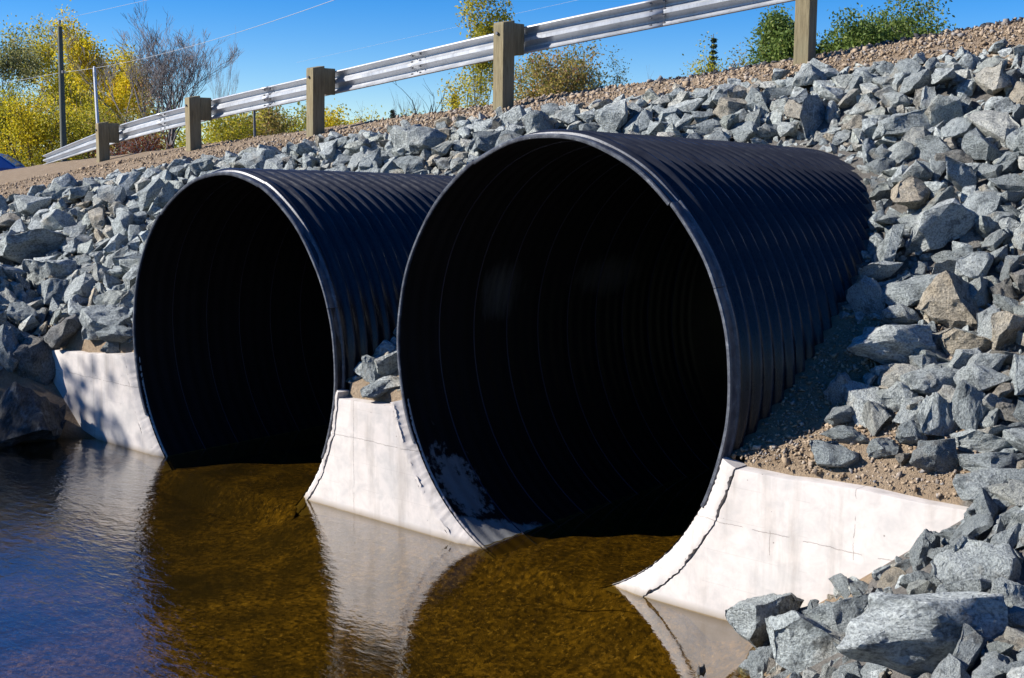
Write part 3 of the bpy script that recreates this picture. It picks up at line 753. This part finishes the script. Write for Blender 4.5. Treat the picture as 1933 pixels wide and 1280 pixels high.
# ------------------------------------------------------------------ gravel on shoulder and beside the pipe
def pebble_proto(seed):
    r = random.Random(seed); bm = bmesh.new()
    for i in range(7):
        v = Vector((r.gauss(0, 1), r.gauss(0, 1), r.gauss(0, 1))).normalized(); bm.verts.new((v.x * .5 * r.uniform(.7, 1.1), v.y * .42 * r.uniform(.7, 1.1), v.z * .30 * r.uniform(.7, 1.1)))
    bmesh.ops.convex_hull(bm, input=bm.verts[:]); bmesh.ops.triangulate(bm, faces=bm.faces[:])
    bm.verts.index_update(); V = np.array([v.co[:] for v in bm.verts]); F = np.array([[v.index for v in f.verts] for f in bm.faces]); bm.free(); return V, F
PEB = [pebble_proto(s) for s in range(10)]
gv, gf, gt = [], [], []; gn = 0
def pebble(x, y, s, tone):
    global gn
    z = tz(x, y)
    if -.05 < y < 6 and pipe_d(x, y, z) < .05 + s * .3: return
    V, F = PEB[rnd.randrange(10)]; M = np.array(orient(tnormal(x, y), rnd, 30).to_matrix()) * s
    gv.append(V @ M.T + np.array((x, y, z + s * .12))); gf.append(F + gn); gt.append(np.full(len(F), tone)); gn += len(V)
def psize(): return min(.12, .016 + rnd.expovariate(1 / .019))
for t in range(36000):
    x = rnd.uniform(-17, 3.4); y = float(yb_of(x)) + rnd.uniform(-.45, 2.2 if x > -10 else 4.5)
    if y > float(ye_of(x)) + .3: continue
    dk = x > -3 and y > float(ye_of(x)) - .22 and rnd.random() < .8
    pebble(x, y, psize() * (1.05 if x > -7 else .9) * (1 if rnd.random() < .95 else 1.6), 1.0 if dk else rnd.random() * (.94 if x > -10 else .66))
for t in range(9000):
    x = rnd.uniform(1.0, 3.3); y = rnd.uniform(.05, 1.9)
    if y > .62 and x > 2.3 and rnd.random() < .7: continue
    pebble(x, y, psize() * .75, rnd.random())
for t in range(2500):
    x = rnd.uniform(-7.1, -5.0); y = rnd.uniform(.07, .8); pebble(x, y, psize() * .8, rnd.random())
o = link('gravel', tri_mesh('gravel', gv, gf, gt), PEBBLE); tag(o, 'tan gravel and crushed stone along the road shoulder and behind the headwall', 'gravel', kind='stuff')

# ------------------------------------------------------------------ guard rail
POSTS = [(-1.07, 5.25, 4.01, .93), (-4.67, 4.6, 3.53, .93), (-8.47, 4.87, 3.31, .79), (-12.1, 5.33, 3.10, .70), (-16.0, 6.0, 2.93, .52)]
nx0 = (POSTS[0][0] + 3.75, POSTS[0][1] + .35, 4.5, .93); END = (-21.3, 7.3, 2.70, .06)
path = [nx0] + POSTS + [END]
gr = empty('guardrail', (-8, 5, 3.2)); tag(gr, 'galvanised steel guardrail on wooden posts along the road edge', 'guardrail')
G0 = Vector(gr.location)
def rail_dir(i):
    a = Vector(path[max(i - 1, 0)][:2]); b = Vector(path[min(i + 1, len(path) - 1)][:2]); d = (b - a).normalized(); return d    # heads left
rl = random.Random(4)
line = []
for i, (x, y, z, h) in enumerate(path):
    d = rail_dir(i); n = Vector((d.y, -d.x)) if Vector((d.y, -d.x)).y > 0 else Vector((-d.y, d.x))
    o2 = Vector((x, y)) + n * (.10 + .19)
    line.append((Vector((o2.x, o2.y, z + h - .20 if h > .2 else z + .02)), Vector((n.x, n.y, 0))))
    if 0 < i < len(path) - 1 or i == 0:
        ang = math.atan2(d.y, d.x) + math.pi
        M = Matrix.Rotation(ang + rl.uniform(-.05, .05), 3, 'Z') @ Matrix.Rotation(rl.uniform(-.012, .03), 3, 'Y')
        m = MB(); tz0 = .6
        P = []
        for zz, s_ in ((-tz0, 1), (h - .045, 1), (h, .97)):
            for sx_, sy_ in ((-1, -1), (1, -1), (1, 1), (-1, 1)):
                top = .018 * sy_ if zz == h else 0
                P.append(M @ Vector((sx_ * .080 * s_, sy_ * .10 * s_, zz + top)))
        m.add([Vector((0, 0, 0)) + q for q in P], [(3, 2, 1, 0), (0, 1, 5, 4), (1, 2, 6, 5), (2, 3, 7, 6), (3, 0, 4, 7), (4, 5, 9, 8), (5, 6, 10, 9), (6, 7, 11, 10), (7, 4, 8, 11), (8, 9, 10, 11)])
        po = m.build('post', WOOD, gr, bevel=.006); po.location = Vector((x, y, z)) - G0
        m = MB(); m.box((0, 0, 0), (.15, .185, .36), M); bo = m.build('blockout', WOOD, gr, bevel=.006)
        bo.location = Vector((x + n.x * .195, y + n.y * .195, z + h - .19)) - G0
        m = MB()
        c = M @ Vector((-.012, -.108, h - .14)); m.tube([c, c + M @ Vector((0, -.014, 0))], .019, 8)
        bt = m.build('bolt', BOLT, po)
WP = [(.158, .022), (.150, .002), (.138, .0), (.104, .066), (.088, .080), (.068, .080), (.052, .066), (.018, .006), (-.018, .006), (-.052, .066), (-.068, .080), (-.088, .080), (-.104, .066), (-.138, .0), (-.150, .002), (-.158, .022)]
def cat(t):      # smooth centre line through the posts, t in path index
    i = max(0, min(len(line) - 2, int(t))); u = t - i
    g = lambda j: line[max(0, min(len(line) - 1, j))][0]
    p0, p1, p2, p3 = g(i - 1), g(i), g(i + 1), g(i + 2)
    return .5 * ((2 * p1) + (p2 - p0) * u + (2 * p0 - 5 * p1 + 4 * p2 - p3) * u * u + (3 * p1 - p0 - 3 * p2 + p3) * u ** 3)
def cat_n(t):
    d = cat(min(t + .02, len(line) - 1)) - cat(max(t - .02, 0)); n = Vector((d.y, -d.x, 0)).normalized()
    if n.y < 0: n = -n
    return n
spans = [(0, .52), (.48, 1.52), (1.48, 2.52), (2.48, 3.52), (3.48, 4.52), (4.48, 6)]
for si, (a, b) in enumerate(spans):
    m = MB(); N = 16; vs_ = []; lay = .004 * (si % 2)
    for i in range(N + 1):
        t = a + (b - a) * i / N; c = cat(t); n = cat_n(t)
        tw = max(0, t - 5.2) / .8
        for hh, dd in WP: vs_.append(c + Vector((0, 0, 1)) * hh * (1 - .35 * tw) + n * (dd + lay) - G0)
    k = len(WP); m.add(vs_, [(i * k + j, i * k + j + 1, (i + 1) * k + j + 1, (i + 1) * k + j) for i in range(N) for j in range(k - 1)])
    rb = m.build('rail_panel', STEEL, gr, 35); md = rb.modifiers.new('thickness', 'SOLIDIFY'); md.thickness = .004; md.offset = 0
    if si:
        for du in (-.022, .022):
            t = (a + .02) + du; c = cat(t); n = cat_n(t)
            for hh, dd in ((.118, .036), (.036, .034), (-.036, .034), (-.118, .036)):
                m = MB(); q = c + Vector((0, 0, hh)) + n * dd - G0; m.tube([q + n * .004, q - n * .02], .014, 6); m.build('bolt', BOLT, rb)

# ------------------------------------------------------------------ pole, wires, marker posts
pb = at_dist(119, 262, 64); ptop = at_dist(113, 50, 64); g0 = tz(pb.x, pb.y)
up_ = empty('utility_pole', (pb.x, pb.y, g0)); tag(up_, 'tall dark wooden utility pole standing among yellow trees', 'utility pole')
H = ptop.z - g0
m = MB(); m.tube([(0, 0, -.3), ((ptop.x - pb.x) * .5, (ptop.y - pb.y) * .5, H * .5), (ptop.x - pb.x, ptop.y - pb.y, H)], [.155, .13, .105], 12); m.build('shaft', POLEW, up_, 50)
m = MB(); tp = Vector((ptop.x - pb.x, ptop.y - pb.y, H)); m.tube([tp, tp + Vector((0, 0, .16))], .025, 6); m.tube([tp + Vector((0, 0, .14)), tp + Vector((0, 0, .30))], [.06, .045], 8); m.build('insulator', BOLT, up_, 40)
m = MB(); at_h = H * .70; m.box((tp.x * .7 + .16, tp.y * .7, at_h), (.18, .12, .12)); m.build('cable_bracket', BOLT, up_, bevel=.01)
WIRE = NT('wire').fin((.34, .35, .38), .5)
def wire(name, a, b, sag, rad, label):
    a = Vector(a); b = Vector(b); pts = [a.lerp(b, i / 40) - Vector((0, 0, sag * 4 * (i / 40) * (1 - i / 40))) for i in range(41)]
    m = MB(); m.tube(pts, rad, 5); o = m.build(name, WIRE, None, 60); return tag(o, label, 'wire', 'overhead wires')
pw = Vector((pb.x, pb.y, g0))
# overhead lines climb towards the viewer's side of the road
wire('overhead_wire', pw + tp + Vector((0, 0, .30)), at_dist(420, -32, 45), .0, .007, 'thin upper overhead wire rising from the top of the utility pole')
wire('overhead_wire', pw + Vector((tp.x * .7 + .2, tp.y * .7, at_h)), at_dist(760, -48, 30), .35, .008, 'thicker lower overhead cable crossing in front of the bare tree')
wire('overhead_wire', pw + Vector((tp.x * .7 + .2, tp.y * .7, at_h)), at_dist(-160, 178, 100), .1, .010, 'overhead cable running from the utility pole out of the picture')
wire('overhead_wire', at_dist(560, 118, 95), at_dist(1180, -20, 55), .0, .005, 'faint dark overhead wire above the guardrail in the middle of the sky')
mp = at_dist(187, 240, 33); m = MB(); base = tz(mp.x, mp.y); t_ = at_dist(178, 125, 33)
mk = empty('marker_post', (mp.x, mp.y, base)); tag(mk, 'slender white roadside marker post behind the guardrail end', 'marker post')
hh = t_.z - base; WHITE = NT('white_plastic').fin((.62, .63, .66), .5)
m.tube([(0, 0, -.2), ((t_.x - mp.x), (t_.y - mp.y), hh - .06), ((t_.x - mp.x), (t_.y - mp.y), hh)], [.040, .036, .016], 8); m.build('stake', WHITE, mk, 40)
m = MB(); m.tube([((t_.x - mp.x) * .9, (t_.y - mp.y) * .9, hh * .9), ((t_.x - mp.x) * .94, (t_.y - mp.y) * .94, hh * .94)], .042, 8); m.build('reflective_band', STEEL, mk, 40)
mp = at_dist(481, 262, 33); t_ = at_dist(480, 207, 33); b0 = tz(mp.x, mp.y)
m = MB(); m.tube([(0, 0, -.2), (0, 0, t_.z - b0)], [.035, .03], 6); so_ = m.build('sign_stake', BOLT, None, 40); so_.location = (mp.x, mp.y, b0); tag(so_, 'thin dark steel stake beyond the guardrail between two posts', 'stake')

# ------------------------------------------------------------------ vegetation
def grow(m, rnd, p, d, L, r, depth, ends, spread, upb, nseg=4, kids=(3, 5), n=5, rmin=.004):
    pts = [p.copy()]; rad = [r]; q = p.copy(); dd = d.copy()
    for i in range(nseg):
        dd = (dd + Vector((rnd.gauss(0, .10), rnd.gauss(0, .10), rnd.gauss(0, .06) + upb * .06))).normalized()
        q = q + dd * (L / nseg); pts.append(q.copy()); rad.append(r * (1 - .62 * (i + 1) / nseg))
    m.tube(pts, [max(x, rmin) for x in rad], n if depth > 1 else 3, cap=False)
    if depth == 0:
        ends.append((pts[-1], dd)); ends.append((pts[len(pts) // 2], dd)); return
    if depth == 1: ends.append((pts[-1], dd))
    for k in range(rnd.randint(*kids)):
        u = rnd.uniform(.28, 1.0); i = min(nseg - 1, int(u * nseg)); base = pts[i].lerp(pts[i + 1], u * nseg - i)
        side = Vector((rnd.gauss(0, 1), rnd.gauss(0, 1), rnd.gauss(0, .35))); side = (side - dd * side.dot(dd)).normalized()
        nd = (dd * rnd.uniform(.7, 1.1) + side * spread * rnd.uniform(.6, 1.2) + Vector((0, 0, upb * .25))).normalized()
        grow(m, rnd, base, nd, L * rnd.uniform(.5, .72) * (1.1 - .35 * u), max(rad[i] * rnd.uniform(.5, .68), .008), depth - 1, ends, spread, upb, nseg, kids, n, rmin)
def leafmesh(ends, rnd, per, jit, size, tone0=.5):
    V, F, T = [], [], []; k = 0
    for p, d in ends:
        ct = min(1, max(0, rnd.gauss(tone0, .22)))
        for j in range(per):
            c = p + Vector((rnd.gauss(0, jit), rnd.gauss(0, jit), rnd.gauss(0, jit * .85)))
            a = Vector((rnd.gauss(0, 1), rnd.gauss(0, 1), rnd.gauss(0, 1))).normalized(); b = a.orthogonal().normalized()
            b = Quaternion(a, rnd.uniform(0, 6.28)) @ b; s = size * rnd.uniform(.6, 1.25); w = a.cross(b)
            V += [c - b * s, c + w * s * .55, c + b * s, c - w * s * .55]; F += [(k, k + 1, k + 2), (k, k + 2, k + 3)]; k += 4
            t = min(1, max(0, ct + rnd.gauss(0, .10))); T += [t, t]
    return tri_mesh('crown', [np.array([v[:] for v in V])], [np.array(F)], [np.array(T)])
def tree(name, label, cat_, px, ytop, wpx, dist, leaf, bark, seed, stems=1, per=10, jit=.3, size=.11, tone=.5, depth=3, spread=.7, zbase=None, group='trees and shrubs beyond the road', kids=(3, 5), upb=.6, lean=0, r0=None):
    rnd = random.Random(seed); b = at_dist(px, 300, dist); t = at_dist(px, ytop, dist)
    z0 = tz(b.x, b.y) if zbase is None else zbase; H = t.z - z0; W = wpx / FPX * dist
    e = empty(name, (b.x, b.y, z0)); tag(e, label, cat_, group)
    m = MB(); ends = []
    for s in range(stems):
        a = 2 * math.pi * s / stems + rnd.uniform(-.5, .5); out = (.12 + .30 * W / H) if stems > 1 else .05
        d = Vector((math.cos(a) * out * rnd.uniform(.4, 1.2), math.sin(a) * out * rnd.uniform(.4, 1.2), 1)).normalized()
        hh = H * rnd.uniform(.72, .95) if stems > 1 else H * .9
        grow(m, rnd, Vector((rnd.gauss(0, .1 * W * .3), rnd.gauss(0, .1 * W * .3), -.1)), d, hh, r0 or max(.035, H * .011), depth, ends, spread, upb, 5 if depth > 2 else 4, kids, 5, dist * .00009)
    # fit the skeleton to the crown's real width and height
    ax = np.array([p[0][:] for p in ends]); hx = np.percentile(np.abs(ax[:, 0]), 93) + 1e-3; hy = np.percentile(np.abs(ax[:, 1]), 93) + 1e-3; hz = ax[:, 2].max()
    k = Vector((W / 2 / hx, W / 2 / hy, H / hz))
    m.v = [(v[0] * k.x, v[1] * k.y, v[2] * k.z) for v in m.v]; ends = [(Vector((p.x * k.x, p.y * k.y, p.z * k.z)), d) for p, d in ends]
    m.build('trunk', bark, e, 60)
    if name == 'shrub' and leaf:
        for i in range(len(ends) // 2):
            a, u, hh = rnd.uniform(0, 6.28), math.sqrt(rnd.random()), rnd.uniform(.05, .6)
            ends.append((Vector((math.cos(a) * u * W * .5, math.sin(a) * u * W * .5, H * hh)), None))
    if leaf and per: link('crown', leafmesh(ends, rnd, per, jit, size, tone), leaf, e)
    return e
def spruce(label, px, ytop, wpx, dist, seed, group='trees and shrubs beyond the road'):
    rnd = random.Random(seed); b = at_dist(px, 300, dist); t = at_dist(px, ytop, dist); z0 = tz(b.x, b.y); H = t.z - z0; W = wpx / FPX * dist / 2 * 1.6
    e = empty('spruce_tree', (b.x, b.y, z0)); tag(e, label, 'tree', group)
    m = MB(); m.tube([(0, 0, -.1), (0, 0, H)], [H * .018, .01], 6); m.build('trunk', BARK, e, 60)
    ends = []; z = H * .12
    while z < H * .985:
        rr = W * (1 - z / H) ** .85 + .04
        for k in range(7):
            a = rnd.uniform(0, 6.28); L = rr * rnd.uniform(.6, 1.1)
            for u in np.linspace(.15, 1, 5): ends.append((Vector((math.cos(a) * L * u, math.sin(a) * L * u, z - .25 * L * u + .1 * L * u * u)), Vector((0, 0, 1))))
        z += H * .035
    link('crown', leafmesh(ends, rnd, 7, .035 * W + .02, .04 * W + .02, .5), L_SPRUCE, e)
T = tree
# stand of aspens on the left
T('aspen_tree', 'pale thinly leaved aspen at the picture edge, farthest left of the trees', 'tree', 22, 58, 115, 78, L_PALE, BARKP, 1, 3, 11, .30, 0.086, .55)
T('aspen_tree', 'yellow aspen directly behind the utility pole', 'tree', 95, 40, 95, 92, L_GOLD, BARKP, 2, 2, 17, .34, 0.094, .35)
T('aspen_tree', 'tallest bright yellow aspen between the utility pole and the marker post', 'tree', 165, 28, 115, 84, L_GOLD, BARKP, 3, 3, 20, .34, 0.094, .55)
T('aspen_tree', 'golden aspen beside the bare tree, shorter than its neighbour', 'tree', 226, 98, 100, 80, L_GOLD, BARKP, 4, 3, 26, .34, 0.086, .6)
T('aspen_tree', 'lime green aspen filling the gap low behind the marker post', 'tree', 140, 120, 130, 96, L_LIME, BARK, 5, 4, 22, .42, 0.094, .5)
T('shrub', 'golden bushy shrub at the foot of the utility pole', 'shrub', 72, 178, 150, 70, L_GOLD, BARK, 6, 7, 22, .26, 0.072, .5, 2)
T('shrub', 'dark yellow green shrub in the left picture corner below the aspens', 'shrub', 10, 150, 120, 72, L_LIME, BARK, 7, 7, 22, .28, 0.072, .35, 2)
T('shrub', 'olive shrub behind the marker post and the guardrail end', 'shrub', 175, 188, 130, 68, L_LIME, BARK, 8, 7, 19, .26, 0.072, .5, 2)
T('shrub', 'brownish half bare shrub left of the bare tree trunk', 'shrub', 252, 175, 110, 66, L_RUST, BARKG, 9, 7, 7, .25, 0.058, .4, 2)
T('bare_tree', 'tall leafless many stemmed tree with fine dark twigs', 'tree', 312, -14, 200, 72, None, BARKG, 10, 7, 0, depth=4, spread=.36, kids=(4, 5), upb=1.0, r0=.09)
T('bare_tree', 'slim leafless tree with drooping twigs next to the big bare tree', 'tree', 408, 45, 75, 76, None, BARKG, 11, 2, 0, depth=3, spread=.5, kids=(4, 6), upb=.7, r0=.06)
T('shrub', 'small orange leaved shrub inside the big bare tree', 'shrub', 287, 105, 48, 74, L_RUST, BARKG, 12, 2, 15, .22, 0.065, .7, 2)
T('shrub', 'low reddish shrub behind the guardrail below the bare tree', 'shrub', 255, 245, 120, 46, L_RED, BARKG, 13, 7, 9, .16, 0.043, .5, 2)
for i, (x, yt, w, lf, tone, lab) in enumerate([
        (425, 205, 90, L_LIME, .6, 'yellow green low shrub right of the guardrail post below the bare trees'),
        (505, 192, 80, L_RUST, .4, 'brown and olive low shrub under the guardrail splice'),
        (556, 190, 75, L_LIME, .5, 'green tipped low shrub directly left of the second wooden post'),
        (628, 205, 60, L_GOLD, .55, 'bright yellow low shrub just right of the second wooden post'),
        (672, 214, 70, L_GOLD, .4, 'farthest right of the yellow low shrubs under the open sky'),
        (470, 212, 70, L_GOLD, .5, 'golden low shrub around the thin steel stake'),
        (690, 190, 60, None, .4, 'wispy leafless shrub behind the yellow low shrubs')]):
    T('shrub', lab, 'shrub', x, yt, w, 60 + 4 * (i % 3), lf, BARKG, 30 + i, 6, 13, .24, .07, tone, 2)
T('bare_tree', 'small leafless forked sapling below the middle of the rail', 'tree', 808, 122, 110, 40, None, BARK, 50, 3, 0, depth=2, spread=.5, kids=(2, 3), upb=.8, r0=.035)
T('shrub', 'sparse leafless twigs beside the forked sapling', 'shrub', 765, 165, 60, 46, None, BARKG, 51, 5, 0, depth=2, spread=.4)
spruce('small dark blue green spruce left of the tall wooden post', 858, 176, 34, 48, 52)
spruce('tiny dark spruce under the rail near the forked sapling', 742, 205, 24, 60, 53)
T('poplar_tree', 'slender young poplar rising above the rail beside the tall wooden post', 'tree', 900, -40, 70, 42, L_LIME, BARK, 54, 4, 9, .16, 0.054, .55, 3, .35, upb=1.0, r0=.04)
T('shrub', 'yellow shrub at the foot of the slender poplar', 'shrub', 890, 105, 80, 44, L_LIME, BARK, 55, 6, 11, .15, 0.050, .8, 2)
T('shrub', 'large mixed rust and yellow bush right of the tall wooden post', 'shrub', 1062, 78, 130, 38, L_RUST, BARKG, 56, 9, 8, .17, 0.043, .45, 3, .5)
T('shrub', 'green and pink twiggy bush behind the large rust bush', 'shrub', 1010, 88, 90, 44, L_LIME, BARKG, 57, 7, 11, .17, 0.043, .4, 2)
T('shrub', 'dusky half bare bush at the right side of the rust bush', 'shrub', 1142, 92, 70, 42, L_PALE, BARKG, 58, 7, 5, .15, 0.036, .3, 3, .45)
T('shrub', 'faint leafless twigs under the high end of the rail', 'shrub', 1215, 118, 80, 50, None, BARKG, 59, 7, 0, depth=2, spread=.4, r0=.025)
spruce('slim dark spruce tip standing alone right of the rail end', 1340, 64, 30, 40, 60)
T('shrub', 'olive yellow bush around the slim spruce tip', 'shrub', 1348, 74, 60, 37, L_LIME, BARK, 61, 7, 15, .13, 0.040, .5, 2)
T('shrub', 'low golden bush right of the slim spruce tip', 'shrub', 1388, 84, 48, 40, L_RUST, BARK, 62, 6, 15, .13, 0.040, .4, 2)
T('shrub', 'green leafy bush left of the largest wooden post', 'shrub', 1475, 22, 85, 30, L_GREEN, BARK, 63, 7, 18, .15, 0.043, .5, 3)
T('shrub', 'green leafy bush touching the right side of the largest wooden post', 'shrub', 1590, 30, 110, 30, L_GREEN, BARK, 64, 8, 18, .15, 0.043, .5, 3)
T('shrub', 'tallest and widest green bush on the road edge', 'shrub', 1690, -12, 160, 31, L_GREEN, BARKP, 65, 8, 20, .17, 0.043, .55, 3)
# low scrub closing the view under the trees
rnd = random.Random(77); ends = []
for i in range(5200):
    px = rnd.uniform(-160, 800); d = rnd.uniform(96, 125); top = 232 + 14 * math.sin(px * .021) + 9 * math.sin(px * .07 + 1) - (26 if px < 330 else 0)
    p = at_dist(px, rnd.uniform(top, 330), d); ends.append((p, None))
o = link('undergrowth', leafmesh(ends, rnd, 7, .35, .13, .45), L_LIME); tag(o, 'low yellow green scrub closing the view under the distant trees', 'scrub', kind='stuff')
# off to the left: the bankside tree whose shadow dapples the farther headwall
bt = T('willow_tree', 'bankside willow outside the picture that shades the boulders', 'tree', -900, -600, 520, 20, L_LIME, BARK, 70, 4, 14, .30, .10, .5, 3, zbase=1.0)
bt.location = (-16.7, -9.3, 1.0)

# ------------------------------------------------------------------ parked car, mostly outside the picture
def car():
    fr = at_dist(78, 300, 52); g = fr.z - 1.18
    e = empty('parked_car', (fr.x, fr.y, g)); tag(e, 'car with sky reflection painted on as body blue, cut off by the left picture edge beyond the guardrail end', 'car')
    e.rotation_euler = (0, 0, YAW + R_(8))
    SKYBLUE = NT('car_sky_reflection').fin((.03, .09, .30), .25); GLASS = NT('car_glass').fin((.03, .06, .12), .04, spec=1.0); TYRE = NT('tyre').fin((.02, .02, .02), .85); RIM = NT('rim').fin((.5, .5, .52), .3, metal=.9); TRIM = NT('trim').fin((.6, .62, .65), .35, metal=.5); LAMP = NT('tail_lamp').fin((.4, .02, .02), .2)  # body blue stands in for sky reflected in the windscreen
    side = [(.0, .30), (.02, .62), (.10, .80), (.75, .86), (1.35, 1.30), (1.7, 1.40), (2.7, 1.40), (3.3, .95), (4.2, .80), (4.35, .55), (4.32, .28)]
    m = MB(); W = .86; vs_ = []
    for x, z in side:
        inn = .16 if z > 1 else .0
        vs_ += [(-x, -W + inn, z), (-x, W - inn, z)]
    n = len(side); fs = [(2 * i, 2 * i + 2, 2 * i + 3, 2 * i + 1) for i in range(n - 1)] + [tuple(range(0, 2 * n, 2)), tuple(reversed(range(1, 2 * n, 2))), (0, 1, 2 * n - 1, 2 * n - 2)]
    m.add(vs_, fs); m.build('body', SKYBLUE, e, bevel=.03)
    def quad(name, P, mat):
        m = MB(); c = sum((Vector(p) for p in P), Vector()) / 4; nrm = (Vector(P[1]) - Vector(P[0])).cross(Vector(P[3]) - Vector(P[0])).normalized() * .012
        Q = [Vector(p) + nrm for p in P] + [Vector(p) - nrm for p in P]
        m.add(Q, [(0, 1, 2, 3), (7, 6, 5, 4), (0, 4, 5, 1), (1, 5, 6, 2), (2, 6, 7, 3), (3, 7, 4, 0)]); return m.build(name, mat, e)
    quad('rear_window', [(-.80, -.66, .905), (-.80, .66, .905), (-1.33, .60, 1.295), (-1.33, -.60, 1.295)], GLASS)
    quad('windscreen', [(-3.22, -.66, 1.01), (-3.22, .66, 1.01), (-2.75, .60, 1.37), (-2.75, -.60, 1.37)], GLASS)
    for s in (-1, 1):
        quad('side_window', [(-1.2, s * .80, .95), (-2.0, s * .80, .95), (-2.0, s * .715, 1.34), (-1.6, s * .715, 1.33)], GLASS)
        quad('side_window', [(-2.06, s * .80, .95), (-3.0, s * .80, .95), (-2.72, s * .715, 1.33), (-2.06, s * .715, 1.34)], GLASS)
        quad('tail_light', [(-.0, s * .78, .58), (-.0, s * .5, .58), (-.07, s * .5, .74), (-.07, s * .78, .74)], LAMP)
        for x in (-.85, -3.5):
            w = MB(); w.tube([(x, s * .90, .31), (x, s * .68, .31)], .31, 20); wo = w.build('wheel', TYRE, e, 40)
            w = MB(); w.tube([(x, s * .915, .31), (x, s * .80, .31)], .19, 16); w.build('rim', RIM, wo, 40)
    m = MB(); m.tube([(-.78, -.68, .91), (-1.34, -.62, 1.31), (-1.34, .62, 1.31), (-.78, .68, .91)], .02, 6); m.build('window_trim', TRIM, e, 40)
car()
